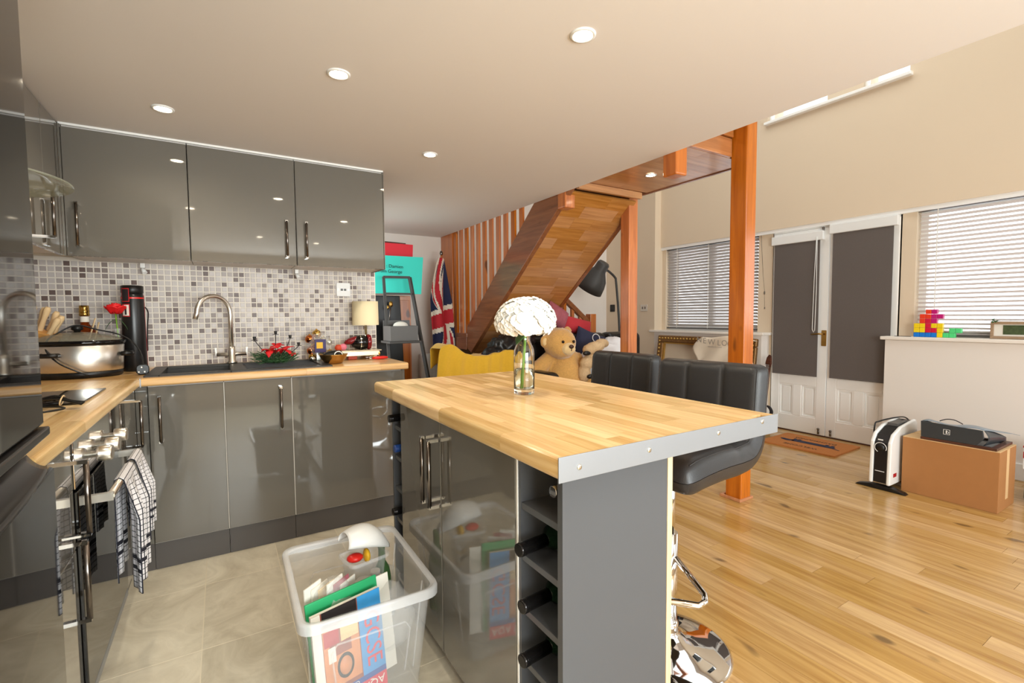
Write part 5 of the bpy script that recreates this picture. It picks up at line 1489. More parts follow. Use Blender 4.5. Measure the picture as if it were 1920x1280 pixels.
for nm, mk, x, z, l in (('sweet_packet', 'pink', 1.575, .992, 'pink packet on the left of the footed tray'), ('sweet_packet', 'orange', 1.548, .988, 'orange-red packet at the left end of the footed tray')):
    o = part(nm, MB().ell((x, -.175, z), (.024, .016, .021), 14, 10), M[mk], None); tag(o, l, 'packet')
o = part('tin', MB().box(1.60, 1.655, -.20, -.15, .911, .936), M['orange'], None, bev=.003); tag(o, 'flat orange-red box under the footed tray', 'box')
lg = thing('gas_lighter', 'bright red gas lighter lying at the end of the worktop', 'lighter', (1.77, -.29, .911))
part('lighter_body', MB().tube([(1.725, -.292, .921), (1.75, -.292, .922), (1.80, -.283, .922), (1.825, -.278, .921)], [.006, .010, .010, .007], 12), M['red'], lg)
part('lighter_nozzle', MB().cyl((1.705, -.296, .921), (1.726, -.292, .921), .004, n=10), M['steel'], lg)
# table lamp with cream shade
lp = Vector((1.738, -.10, .911))
z0_, z1_ = Q(690, 609, 1, lp.y).z - .911, Q(690, 565, 1, lp.y).z - .911
tl = thing('table_lamp', 'table lamp with a cream drum shade at the end of the worktop', 'lamp', lp)
part('lamp_shade', MB().lathe([(.084, z0_), (.082, z1_), (.080, z1_), (.082, z0_)], lp, 40, capb=False, capt=False), M['cream_shade'], tl)
part('lamp_foot', MB().lathe([(.045, 0), (.047, .006), (.040, .014), (.012, .022), (.010, .06), (.016, .085), (.010, .10), (.008, z0_ + .02)], lp, 24), M['chrome'], tl)
part('shade_ring', MB().bar(lp + Vector((-.082, 0, z0_ + .02)), lp + Vector((.082, 0, z0_ + .02)), .003, .003), M['steel'], tl)

# ================================================================== BACK CORNER BEHIND THE WORKTOP
YL = 1.25
cabx = [Q(735, 600, 1, 1.75).x - .25, Q(766, 600, 1, 1.75).x]
ck = thing('wooden_cabinet', 'reddish brown wooden cabinet against the back wall behind the ladder shelf', 'cabinet', ((cabx[0] + cabx[1]) / 2, 1.65, 0))
czt = Q(760, 555, 1, 1.5).z
part('cabinet_body', MB().box(cabx[0] - .15, cabx[1] - .06, 1.50, YB - .02, 0, czt), M['pine'], ck, bev=.006)
part('cabinet_door', MB().box(cabx[0] + .02, cabx[1] - .08, 1.485, 1.499, .08, czt - .04), M['pine'], ck, bev=.003)
part('door_knob', MB().ell((cabx[1] - .13, 1.472, czt - .30), .014, 10, 8), M['brass'], ck)
# dark speaker / case in front of the cabinet
sa = Q(706, 555, 1, 1.35); sb = Q(747, 555, 1, 1.35)
dk = thing('black_case', 'tall black case standing behind the ladder shelf', 'case', ((sa.x + sb.x) / 2, 1.38, 0))
part('case_body', MB().prism([(sa.x - .05, 0), (sb.x + .06, 0), (sb.x - .0, sb.z), (sa.x - .05, sb.z)], 1, 1.30, 1.46), M['black_plastic'], dk, bev=.008)
tpn = dk
q = Q(733, 570, 1, 1.24)
part('ornament_head', MB().ell(q, (.02, .015, .03), 12, 8).ell(q + Vector((-.03, 0, -.03)), (.015, .012, .02), 10, 8), M['brass'], tpn)
part('ornament_stem', MB().cyl(q, q - Vector((.03, 0, .22)), .006, n=8), M['steel_dark'], tpn)
part('ornament_foot', MB().cyl(q - Vector((.03, 0, .22)), q - Vector((.03, 0, .235)), .03, n=16), M['steel_dark'], tpn)
# envelopes on top
def card_obj(name, label, cat, pts, mk, th=.004):
    P = [Vector(p) for p in pts]
    n_ = (P[1] - P[0]).cross(P[3] - P[0]).normalized()
    vs = P + [p + n_ * th for p in P]
    o = part(name, MB().add(vs, [(0, 1, 2, 3), (7, 6, 5, 4), (0, 4, 5, 1), (1, 5, 6, 2), (2, 6, 7, 3), (3, 7, 4, 0)]), M[mk], None)
    return tag(o, label, cat)
def quad(y, pxs): return [Q(px, py, 1, yy) for (px, py), yy in zip(pxs, y)]
tq = quad((1.28, 1.28, 1.30, 1.30), ((690, 549.5), (789.5, 551.5), (793, 482.5), (690, 477)))
to = card_obj('envelope', 'large turquoise envelope with handwriting standing above the ladder shelf', 'envelope', tq, 'teal')
rq = quad((1.34, 1.34, 1.36, 1.36), ((690, 500), (773, 500), (774, 459), (690, 452)))
card_obj('envelope', 'large red envelope standing behind the turquoise one', 'envelope', rq, 'red_card')
bq = quad((1.40, 1.40, 1.42, 1.42), ((690, 480), (760, 480), (760.5, 456), (690, 449)))
card_obj('board', 'dark brown board edge behind the red envelope', 'board', bq, 'dark_wood')
for txt, px, py, s_ in (('To : Damien', 734, 499.0, .046), ('From George', 730, 508.5, .046)):
    p = Q(px, py, 1, 1.27); mxx = frame_mx(p + Vector((0, -.003, 0)), (1, 0, -.02), (0, 0.07, 1))
    text_mesh(txt, s_, M['ink'], 'handwriting', mxx, to, .0004)
# ladder shelf leaning on the wall
ls = thing('ladder_shelf', 'narrow black metal ladder shelf behind the end of the worktop', 'shelf', (2.3, 1.0, 0))
def LQ(px, py, y): return Q(px, py, 1, y)
la, lb_ = LQ(719, 519, 1.10), LQ(768, 520, 1.10)
fa = Vector((la.x - .02, .80, 0)); fb = Vector((lb_.x + .16, .80, 0))
part('rail', MB().bar(fa, la, .022, .030), M['lamp_black'], ls); part('rail', MB().bar(fb, lb_, .022, .030), M['lamp_black'], ls)
part('top_bar', MB().bar(la, lb_, .022, .022), M['lamp_black'], ls)
ba = fa + (la - fa) * .88; b2 = fb + (lb_ - fb) * .88
part('rung', MB().bar(LQ(719, 550, 1.06), LQ(772, 551, 1.06), .018, .018), M['lamp_black'], ls)
s0 = LQ(720, 641, .98); s1_ = LQ(777, 640, .98)
part('shelf_board', MB().box(s0.x, s1_.x, .80, 1.08, s0.z - .01, s0.z + .01), M['lamp_black'], ls, bev=.003)
part('shelf_board', MB().box(s0.x - .01, s1_.x + .06, .74, 1.06, .50, .52), M['lamp_black'], ls, bev=.003)
bx = thing('storage_crate', 'grey-black open box standing on the ladder shelf', 'box', ((s0.x + s1_.x) / 2, .93, s0.z + .011))
zz = s0.z + .0115; xa_, xb_ = s0.x + .015, s1_.x - .020
zt_ = LQ(750, 611, .85).z
bm2 = MB().box(xa_, xb_, .825, 1.05, zz, zz + .006).box(xa_, xb_, .825, .833, zz + .006, zt_).box(xa_, xb_, 1.042, 1.05, zz + .006, zt_ + .05).box(xa_, xa_ + .008, .833, 1.042, zz + .006, zt_).box(xb_ - .008, xb_, .833, 1.042, zz + .006, zt_)
part('box_wall', bm2, M['rail_dark'], bx)
o = part('paper_roll', MB().ell(((xa_ + xb_) / 2, .93, zt_ + .0), (.07, .05, .04), 14, 10), M['paper'], None); tag(o, 'pale papers poking out of the box on the ladder shelf', 'paper')
# white radiator
rq0, rq1 = Q(790, 664, 1, 1.72), Q(822, 664, 1, 1.72)
rd = thing('wall_radiator', 'small white panel radiator low on the back wall under the flag', 'radiator', ((rq0.x + rq1.x) / 2, 1.75, 0))
part('radiator_panel', MB().box(rq0.x, rq1.x, 1.74, 1.80, .2, rq0.z), M['white_plastic'], rd, bev=.008)
for k in range(9):
    x = rq0.x + .015 + k * (rq1.x - rq0.x - .03) / 8
    part('radiator_flute', MB().box(x - .006, x + .006, 1.732, 1.741, .23, rq0.z - .02), M['white_plastic'], rd, bev=.002)
part('radiator_bracket', MB().box(rq0.x + .03, rq1.x - .03, 1.80, 1.849, .3, .5), M['white_plastic'], rd)

# Union flag hanging folded from a pole
fy = 1.50
ft_, fbm = Q(828, 483, 1, fy), Q(826, 690, 1, fy)
fl_ = thing('union_flag', 'red, white and blue Union flag hanging beside the slatted screen', 'flag', (ft_.x, fy, .6))
H_ = ft_.z - Q(826, 688, 1, fy).z
def flag_col(u, v):
    # u along the fly 0..1, v along the hoist 0..1 : Union flag 2:1
    x = u * 2 - 1; y = v - .5
    x *= 1.0; ax, ay = abs(x), abs(y)
    if ax < .10 or ay < .10: return 1
    if ax < .167 or ay < .167: return 2
    X, Y = x, y * 1.0
    d1_ = (Y - X * .5) / math.sqrt(1.25); d2_ = (Y + X * .5) / math.sqrt(1.25)
    for d, sg in ((d1_, 1), (d2_, -1)):
        ad = d * (1 if x > 0 else -1) * sg
        if -.0 < ad < .067 * 1.0: return 1
        if abs(d) < .10: return 2
    return 0
def flag_pt(u, v):
    # hangs from its hoist corner: u runs down, v spreads in folds
    z = ft_.z - u * H_
    spread = (.05 + .145 * min(1, u * 2.6) ** .7) * (1 - .30 * max(0, u - .82) / .18)
    cx = ft_.x - .005 - .018 * math.sin(u * 5)
    x = cx + (v - .5) * spread * 1.2 + .012 * math.sin(v * 12 + u * 3)
    y = fy + .035 * math.sin(v * 10 + u * 2.0) * min(1, u * 2)
    return (x, y, z - .05 * (v - .5) * u + .03 * math.sin(v * 9) * (u > .95))
mb = MB(); mb.grid(flag_pt, 96, 44, mif=lambda u, v: flag_col(.05 + u * .80 + .08 * (v - .5), .5 + (v - .5) * 1.0 + .18 * math.sin(u * 7)))
part('flag_cloth', mb, [M['flag_blue'], M['flag_red'], M['flag_white']], fl_, solid=.002)
part('flag_pole', MB().cyl((ft_.x + .02, fy + .05, .02), (ft_.x + .01, fy + .03, ft_.z + .03), .011, n=10), M['pine'], fl_)
part('pole_finial', MB().ell((ft_.x + .01, fy + .03, ft_.z + .05), (.018, .018, .028), 12, 8), M['steel_dark'], fl_)

# ================================================================== LIVING AREA
# armchair under the yellow throw
a0, a1 = Q(838, 645, 1, .35), Q(966, 660, 1, .35)
ac = thing('armchair', 'black leather armchair hidden under the mustard throw', 'armchair', ((a0.x + a1.x) / 2, .6, 0))
part('chair_back', MB().box(a0.x + .04, a1.x - .03, .34, .50, .10, .78), M['leather_old'], ac, bev=.03)
part('chair_seat', MB().box(a0.x + .10, a1.x - .10, .505, .75, .10, .43), M['leather_old'], ac, bev=.03)
part('chair_arm', MB().box(a0.x - .02, a0.x + .095, .505, .76, .10, .62), M['leather_old'], ac, bev=.03)
part('chair_arm', MB().box(a1.x - .095, a1.x - .0, .505, .76, .10, .62), M['leather_old'], ac, bev=.03)
for x in (a0.x + .06, a1.x - .06):
    for y in (.40, .70): part('leg', MB().cyl((x, y, 0), (x, y, .10), .02, n=12), M['black_plastic'], ac)
zl = Q(848, 645, 1, .30).z; zd = Q(885, 668, 1, .30).z; zr = Q(952, 656, 1, .30).z
def throw(u, v):
    # u across, v from front hem over the top to the rear hem
    x = a0.x - .075 + (a1.x - a0.x + .085) * u
    ztop = (zl * math.exp(-((u - .10) / .16) ** 2) + zr * math.exp(-((u - .86) / .16) ** 2) + zd * 1.0 * (1 - math.exp(-((u - .10) / .16) ** 2)) * (1 - math.exp(-((u - .86) / .16) ** 2)))
    ztop = max(zd, min(max(zl, zr), ztop))
    s = v
    fold = .014 * math.sin(u * 40 + 2 * math.sin(v * 5)) + .010 * math.sin(u * 17 + v * 4)
    if s < .62:
        k = s / .62
        return (x - .09 * (1 - k) * (1 - u) + .02 * (1 - k) * u, .300 - .06 * (1 - k) + fold * (1 - .6 * k), .12 + (ztop - .12) * math.sin(k * PI / 2) ** .95)
    k = (s - .62) / .38
    return (x, .305 + .235 * math.sin(min(1, k * 2) * PI / 2) + fold * .4, ztop - .30 * max(0, k - .35) ** 1.2 + fold * .3)
mb = MB(); mb.grid(throw, 70, 50)
o = part('yellow_throw', mb, M['yellow'], None, solid=.006); tag(o, 'mustard yellow throw draped over the armchair behind the island', 'throw')

# long black leather sofa under the stairs
sf = thing('leather_sofa', 'long black leather sofa under the staircase with the teddy bear on it', 'sofa', (4.1, .25, 0))
SX0, SX1 = 3.19, 5.05
part('sofa_base', MB().box(SX0 + .18, SX1 - .18, -.20, .50, .06, .30), M['leather_old'], sf, bev=.02)
for i in range(3):
    w3 = (SX1 - SX0 - .37) / 3
    part('seat_cushion', MB().box(SX0 + .185 + i * w3, SX0 + .18 + (i + 1) * w3 - .008, -.24, .40, .301, .46), M['leather_old'], sf, bev=.05, seg=4)
    def bc(u, v, i=i): return None
    part('back_cushion', MB().box(SX0 + .185 + i * w3, SX0 + .18 + (i + 1) * w3 - .008, .40, .60, .301, 1.0), M['leather_old'], sf, bev=.07, seg=4)
part('sofa_arm', MB().box(SX0, SX0 + .18, -.10, .60, .06, .70), M['leather_old'], sf, bev=.06, seg=4)
part('sofa_arm', MB().box(SX1 - .18, SX1, -.24, .60, .06, .62), M['leather_old'], sf, bev=.06, seg=4)
for x in (SX0 + .1, SX1 - .1):
    for y in (-.15, .5): part('leg', MB().cyl((x, y, 0), (x, y, .06), .025, n=12), M['black_plastic'], sf)

# teddy bear, sitting on the sofa, facing the island
BY = .16
hc = Q(1049, 643, 1, BY); bc = Q(1060, 697, 1, BY)
S = .86 * (Q(1078, 640, 1, BY).x - Q(1020, 640, 1, BY).x) / 2    # half width of the head
tbv = thing('teddy_bear', 'large honey-coloured teddy bear sitting on the black sofa', 'teddy bear', (bc.x, BY, .46))
fx = Vector((-.36, -.93, 0)).normalized(); rx_ = Vector((.93, -.36, 0)).normalized()
hf = Vector((-.14, -.99, 0)).normalized(); hr = Vector((.99, -.14, 0)).normalized()
def bp3(c, r, f, u): return c + rx_ * r + fx * f + Vector((0, 0, u))
def hp3(r, f, u): return hc + hr * (r * S) + hf * (f * S) + Vector((0, 0, u * S))
rz90 = Euler((0, 0, math.atan2(rx_.y, rx_.x))); hz90 = Euler((0, 0, math.atan2(hr.y, hr.x)))
mb = MB()
mb.ell(hc, (S * 1.0, S * .96, S * .94), 24, 16, rot=hz90)
mb.ell(hp3(0, .25, -.35), (S * .80, S * .75, S * .58), 20, 12, rot=hz90)
zb_ = .46; zt_b = hc.z - S * .62
bc = Vector((bc.x + .02, BY + .05, (zb_ + zt_b) / 2 + .01)); bh = (zt_b - zb_) / 2 + .05
mb.ell(bc + Vector((0, 0, -bh * .12)), (S * 1.16, S * 1.05, bh * .92), 26, 18, rot=rz90)
mb.ell(bp3(bc, 0, 0, bh * .45), (S * .92, S * .80, bh * .58), 20, 14, rot=rz90)
mb.ell(hp3(-.92, -.05, .12), (S * .36, S * .20, S * .42), 16, 12, rot=hz90)
mb.ell(hp3(.80, -.45, .66), (S * .30, S * .20, S * .34), 16, 12, rot=hz90)
a = bp3(bc, -S * .80, .02, bh * .66); b_ = bp3(bc, -S * 2.0, S * .55, -bh * .0)
for k in range(7): mb.ell(a.lerp(b_, k / 6), S * (.40 + .16 * k / 6), 16, 12)
a = bp3(bc, S * .85, .0, bh * .5); b_ = bp3(bc, S * 1.35, S * .45, -bh * .35)
for k in range(5): mb.ell(a.lerp(b_, k / 4), S * .40, 16, 12)
for sg in (-1, 1):
    a = bp3(bc, sg * S * .65, S * .3, zb_ - bc.z + S * .42); b_ = bp3(bc, sg * S * 1.15, S * 1.9, zb_ - bc.z + S * .40)
    for k in range(6): mb.ell(a.lerp(b_, k / 5), S * .42, 16, 12)
    mb.ell(b_ + fx * S * .18 + Vector((0, 0, S * .12)), (S * .42, S * .24, S * .52), 16, 12, rot=rz90)
soften(part('bear_body', mb, M['bear'], tbv, label='honey plush body, one piece'), .012, .012, .02, 4)
mz = hp3(.10, .84, -.30)
soften(part('muzzle', MB().ell(mz, (S * .46, S * .42, S * .38), 18, 12, rot=hz90), M['bear_pale'], tbv), .009, .008, .02, 3)
part('nose', MB().ell(mz + hf * S * .40 + Vector((0, 0, S * .15)), (S * .16, S * .10, S * .12), 14, 10, rot=hz90), M['nose'], tbv)
part('mouth', MB().tube([mz + hf * S * .43 + Vector((0, 0, S * .04)), mz + hf * S * .42 + Vector((0, 0, -S * .10))], .004, 6), M['nose'], tbv)
for sg in (-1, 1):
    part('eye', MB().ell(hp3(.10 + sg * .36, .90, .12), S * .09, 12, 8), M['eye'], tbv)
part('inner_ear', MB().ell(hp3(-.96, .06, .10), (S * .22, S * .14, S * .27), 14, 10, rot=hz90), M['bear_pale'], tbv)
# black leather jacket heaped over the left end of the sofa
jq = Q(955, 640, 1, .42)
mb = MB().ell(jq + Vector((0, 0, -.06)), (.22, .13, .14), 20, 14).ell(jq + Vector((.12, 0, .0)), (.14, .11, .11), 18, 12).ell(jq + Vector((-.16, -.02, -.12)), (.14, .10, .10), 18, 12).ell(jq + Vector((.02, .02, -.20)), (.24, .14, .14), 18, 12)
o = soften(part('leather_jacket', mb, M['leather_old'], None), .014, .07, .07, 2); tag(o, 'black leather jacket heaped between the mustard throw and the teddy bear', 'jacket')

# cushions, plush animals and laundry on the sofa
def pillow(name, label, c, w_, h_, t_, mk, rot, cat='cushion'):
    mb = MB()
    def f(side):
        def fn(u, v):
            x, y = u * 2 - 1, v * 2 - 1
            e = max(0, 1 - abs(x) ** 2.6) ** .55 * max(0, 1 - abs(y) ** 2.6) ** .55
            return (x * w_ / 2 * (1 - .06 * (1 - y * y)), side * t_ / 2 * e, y * h_ / 2 * (1 - .06 * (1 - x * x)))
        return fn
    mb.grid(f(-1), 22, 22).grid(f(1), 22, 22)
    o = part(name, mb, M[mk], None)
    o.location = c; o.rotation_euler = rot
    return tag(o, label, cat)
cpos = Q(1103, 650, 1, .34)
nv = pillow('cushion', 'navy cushion with looping white embroidery beside the teddy bear', cpos, .33, .33, .14, 'navy', (R(-12), R(22), R(-14)))
sw = MB()
def ringpts(cx, cz, r_, y): return [Vector((cx + r_ * math.cos(a), y, cz + r_ * math.sin(a))) for a in [2 * PI * k / 20 for k in range(20)]]
for (cx, cz, r_) in ((.02, .09, .040), (.06, .02, .036), (.04, -.055, .034), (-.01, -.11, .030)):
    sw.tube(ringpts(cx, cz, r_, -.076), .0045, 6, closed=True)
po2 = part('embroidery', sw, M['white_cloth'], nv, world=False)
cp2 = Q(1078, 606, 1, .58)
pillow('cushion', 'bright red cushion on the sofa back behind the bear', Q(1080, 611, 1, .50), .40, .17, .14, 'red_cloth', (R(-10), R(12), R(0)))
pillow('cushion', 'dusky pink cushion on the sofa back behind the white flowers', Q(1044, 592, 1, .42), .26, .20, .14, 'pink_cloth', (R(-10), R(30), R(0)))
lq = Q(1136, 655, 1, .20)
mb = MB().ell(lq + Vector((.10, .1, -.02)), (.24, .16, .11), 20, 14).ell(lq + Vector((.18, .1, .03)), (.13, .12, .09), 16, 12).ell(lq + Vector((-.02, .1, -.08)), (.22, .14, .12), 16, 12).ell(lq + Vector((.08, .1, -.20)), (.30, .18, .17), 16, 12)
o = soften(part('laundry_heap', mb, M['white_cloth'], None), .014, .05, .09, 3); tag(o, 'heap of white laundry on the right end of the sofa', 'laundry')
dq = Q(1105, 655, 1, .02)
dg = thing('plush_dog', 'tan plush dog lying on the white laundry beside the teddy bear', 'soft toy', dq)
mb = MB().ell(dq, (.065, .06, .05), 18, 12).ell(dq + Vector((.10, .03, .02)), (.10, .06, .05), 18, 12).ell(dq + Vector((.20, .06, .045)), (.08, .055, .045), 16, 12)
mb.ell(dq + Vector((-.03, 0, -.12)), (.07, .06, .06), 16, 12).ell(dq + Vector((.07, .03, -.10)), (.10, .07, .06), 16, 12).ell(dq + Vector((-.045, .02, -.21)), (.06, .06, .09), 16, 12)
soften(part('dog_body', mb, M['tan_plush'], dg), .010, .012, .02, 3)
for c in ((.03, -.05, -.135), (-.02, -.045, -.24), (-.055, -.03, -.03)):
    part('dark_patch', MB().ell(dq + Vector(c), (.045, .025, .022), 12, 8), M['black_plastic'], dg)

# black reading lamp standing behind the second post
LY = 1.0
lt = Q(1153, 520, 1, LY); lb2 = Q(1163, 650, 1, LY); hdA = Q(1130, 497, 1, LY); hdB = Q(1106, 536, 1, LY + .16)
rl_ = thing('reading_lamp', 'matt black floor reading lamp with a bell shade beside the stairs', 'lamp', (lb2.x + .06, LY, 0))
part('pole', MB().tube(smooth_pts([(lb2.x + .07, LY, .02), (lb2.x, LY, lb2.z), ((lt.x + lb2.x) / 2 + .015, LY, (lt.z + lb2.z) / 2), (lt.x + .02, LY, lt.z - .06), (lt.x, LY, lt.z), tuple(Q(1142, 509, 1, LY)), tuple(Q(1134, 505, 1, LY))], 8), .014, 12), M['lamp_black'], rl_)
part('lamp_base', MB().lathe([(.16, 0), (.16, .018), (.15, .024), (.02, .026), (.018, .06)], (lb2.x + .07, LY, 0), 36), M['lamp_black'], rl_)
axis = (hdB - hdA).normalized(); hL = (hdB - hdA).length
qm = axis.to_track_quat('Z', 'Y').to_matrix().to_4x4()
U_ = hL * 1.22
part('bell_shade', MB().lathe([(.055 * U_ / .33, 0), (.070 * U_ / .33, .02), (.072 * U_ / .33, .10), (.078 * U_ / .33, .115), (.135 * U_ / .33, .19 * U_ / .33), (.155 * U_ / .33, .26 * U_ / .33), (.165 * U_ / .33, .345 * U_ / .33), (.160 * U_ / .33, .345 * U_ / .33), (.148 * U_ / .33, .26 * U_ / .33), (.07 * U_ / .33, .13), (.001, .12)], (0, 0, 0), 40, mx=Matrix.Translation(hdA - axis * .04) @ qm, capt=False), M['lamp_black'], rl_)
part('hinge', MB().ell(Q(1134, 505, 1, LY), (.024, .024, .03), 12, 8), M['lamp_black'], rl_)
wq = Q(1154, 640, 1, 1.40)
dch = thing('dining_chair', 'dark chair with a curved top rail poking up behind the laundry heap', 'chair', (wq.x, 1.40, 0))
part('curved_back', MB().tube([(wq.x - .09, 1.40, .44), (wq.x - .09, 1.40, wq.z - .02)] + [wq + Vector((.09 * math.cos(a), 0, .09 * math.sin(a) - .02)) for a in [PI - PI * k / 12 for k in range(1, 12)]] + [(wq.x + .09, 1.40, wq.z - .02), (wq.x + .09, 1.40, .44)], .016, 8), M['dark_wood'], dch)
part('seat', MB().box(wq.x - .20, wq.x + .14, 1.20, 1.43, .41, .44), M['dark_wood'], dch, bev=.006)
for dx_ in (-.17, .11):
    for yy in (1.23, 1.40): part('leg', MB().cyl((wq.x + dx_, yy, 0), (wq.x + dx_, yy, .41), .014, n=10), M['dark_wood'], dch)
wq = Q(1125, 637, 1, 1.3)
rr_ = part('wooden_paddle', MB().ell(wq + Vector((0, 0, -.02)), (.03, .012, .06), 14, 10).cyl((wq.x, wq.y, 0), (wq.x, wq.y, wq.z - .06), .012, n=8), M['gold'], None); tag(rr_, 'tan wooden paddle on a stick standing behind the laundry heap', 'paddle')

# ornate picture frame leaning under the left window
P0, P1 = Q(1238, 627, 0, 5.63), Q(1423, 641, 0, 5.63)
fy1, fy0 = P0.y, P1.y; fz1 = .925
pf2 = thing('picture_frame', 'big ornate antique gold picture frame leaning under the left window', 'frame', (5.5, (fy0 + fy1) / 2, 0))
base = frame_mx((5.52, fy1, .012), (0, -1, 0), (.115, 0, .905))
FW, FH = fy1 - fy0, fz1 - .01; bw2 = .085
def fbox(nm, u0, u1, v0, v1, d0, d1, mk, bev=0, seg=2): return part(nm, MB().box(u0, u1, v0, v1, d0, d1, 0, base), M[mk], pf2, bev=bev, seg=seg)
for nm, (u0, u1, v0, v1) in {'frame_rail_a': (0, FW, FH - bw2, FH), 'frame_rail_b': (0, FW, 0, bw2), 'frame_stile_a': (0, bw2, bw2, FH - bw2), 'frame_stile_b': (FW - bw2, FW, bw2, FH - bw2)}.items():
    fbox('frame_rail' if 'rail' in nm else 'frame_stile', u0, u1, v0, v1, 0, .045, 'gold', .012, 3)
bd = MB(); k = 0
for u in np.arange(.03, FW, .045):
    for v in (FH - .035, .035): bd.ell(base @ Vector((u, v, .046)), (.012, .014, .012), 8, 6)
for v in np.arange(.08, FH - .06, .045):
    for u in (.035, FW - .035): bd.ell(base @ Vector((u, v, .046)), (.012, .012, .014), 8, 6)
part('carved_beading', bd, M['gold_bright'], pf2, kind='stuff')
for (u0, u1, v0, v1) in ((bw2, FW - bw2, FH - bw2 - .014, FH - bw2), (bw2, FW - bw2, bw2, bw2 + .014), (bw2, bw2 + .014, bw2 + .014, FH - bw2 - .014), (FW - bw2 - .014, FW - bw2, bw2 + .014, FH - bw2 - .014)):
    fbox('gilt_slip', u0, u1, v0, v1, .004, .030, 'gold_bright')
fbox('canvas', bw2, FW - bw2, bw2, FH - bw2, .0, .004, 'canvas')
# white bag hanging over the frame
g0, g1 = Q(1306, 626, 0, 5.42), Q(1392, 640, 0, 5.42)
BGX = 5.455
def bagf(u, v):
    y = g0.y + (g1.y - .06 - g0.y) * u; zt = .955 - .035 * u - .02 * math.sin(u * PI * 2 + .4) - .05 * max(0, .12 - u) / .12
    wdn = 1 + .22 * v
    yc = (g0.y + g1.y) / 2
    y = yc + (y - yc) * wdn
    return (BGX - .012 * math.sin(u * 14 + v * 9) - .02 * math.sin(v * 11 + u * 5) - .03 * math.sin(PI * v) - .02 * v, y + .03 * math.sin(v * 12) * (abs(u - .5) * 2) ** 3, zt - .62 * v)
mb = MB(); mb.grid(bagf, 40, 40)
wb2 = part('shopping_bag', mb, M['bag_white'], None, solid=.004); tag(wb2, 'crumpled white shopping bag with faint lettering hanging over the picture frame', 'bag')
hkm = MB().box(BGX - .004, 5.69, g1.y, g0.y, .938, .944)
part('bag_fold', MB().grid(lambda u, v: (BGX + .13 * v, g0.y + (g1.y - .06 - g0.y) * u, .953 - .035 * u - .02 * math.sin(u * PI * 2 + .4) - .05 * max(0, .12 - u) / .12 - .01 * v), 20, 4), M['bag_white'], wb2, solid=.003)
# wide-spaced lettering, following the front of the bag
def bag_letter(ch, px, py, s_):
    p = Q(px, py, 0, BGX - .075)
    return text_mesh(ch, s_, M['faint'], 'lettering', frame_mx(p, (0, -1, 0), (0, 0, 1)), wb2, .0006)
for ch, px, py in (('N', 1311, 637), ('E', 1321, 639), ('W', 1334, 641.5), ('L', 1348, 643), ('O', 1358, 643.5), ('O', 1369, 645), ('K', 1380, 646)): bag_letter(ch, px, py, .085)
bag_letter('newlook.com', 1340, 650, .030)

# electric guitar leaning by the door
gq0, gq1 = Q(1441, 806, 0, 5.58), Q(1440, 668, 0, 5.64)
gt = thing('electric_guitar', 'small electric guitar leaning on the wall left of the French doors', 'guitar', (5.58, gq0.y, 0))
gm_ = frame_mx((5.56, gq0.y + .035, .012), (0, -1, 0), (.10, .0, .74))
body = []
for k in range(40):
    a = 2 * PI * k / 40
    r_ = .088 + .030 * math.cos(2 * a + PI) * -1 * 0 + .018 * abs(math.sin(a)) ; 
    x = .092 * math.cos(a) * (1 - .22 * math.exp(-((math.sin(a) - .1) / .28) ** 2)); y = .125 + .125 * math.sin(a) + .018 * math.sin(a) * math.cos(a)
    body.append((x, y))
part('guitar_body', MB().prism(body, 2, 0, .035, mx=gm_), M['ink'], gt, bev=.006, label='dark glossy body edge')
part('pickguard', MB().prism([(x * .80 - .004, .125 + (y - .125) * .82 + .01) for x, y in body], 2, .0352, .039, mx=gm_), M['white_plastic'], gt, label='white scratchplate')
part('neck', MB().box(-.020, .020, .20, .635, .026, .048, 0, gm_), M['dark_wood'], gt, bev=.003)
part('headstock', MB().prism([(-.022, .635), (.022, .635), (.030, .67), (.022, .745), (.0, .76), (-.020, .73), (-.030, .68)], 2, .024, .042, mx=gm_), M['dark_wood'], gt, bev=.003)
tg = MB()
for k in range(6): tg.ell(gm_ @ Vector((-.034 + .003 * k, .655 + k * .014, .034)), .006, 8, 6)
part('tuning_peg', tg, M['chrome'], gt)
for y in (.10, .145, .185): part('pickup', MB().box(-.030, .030, y - .008, y + .008, .0392, .045, 0, gm_), M['black_plastic'], gt, bev=.002)
part('bridge', MB().box(-.028, .028, .058, .075, .0392, .047, 0, gm_), M['chrome'], gt, bev=.002)
stg = MB()
for k in range(6): stg.cyl(gm_ @ Vector((-.014 + k * .0056, .066, .051)), gm_ @ Vector((-.014 + k * .0056, .66, .051)), .0007, n=4)
part('strings', stg, M['steel'], gt)
for (u, v) in ((.045, .06), (.055, .085)): part('volume_knob', MB().cyl(gm_ @ Vector((u, v, .039)), gm_ @ Vector((u, v, .050)), .008, n=12), M['black_plastic'], gt)

# doormat
mc = [Q(px, py, 2, 0.008) for px, py in ((1438, 828), (1474, 808.5), (1610, 837.5), (1556, 858.5))]
mcx = sum(p.x for p in mc) / 4; mcy = sum(p.y for p in mc) / 4
dm = thing('door_mat', 'brown coir doormat with dark lettering and a dog motif before the French doors', 'mat', (mcx, mcy, 0), R(2))
part('mat_pile', MB().prism(round_poly(.50, .62, .01, 2), 2, 0.001, .014), M['coir'], dm, world=False)
dmw = Matrix.Translation((mcx, mcy, 0)) @ Matrix.Rotation(R(2), 4, 'Z')
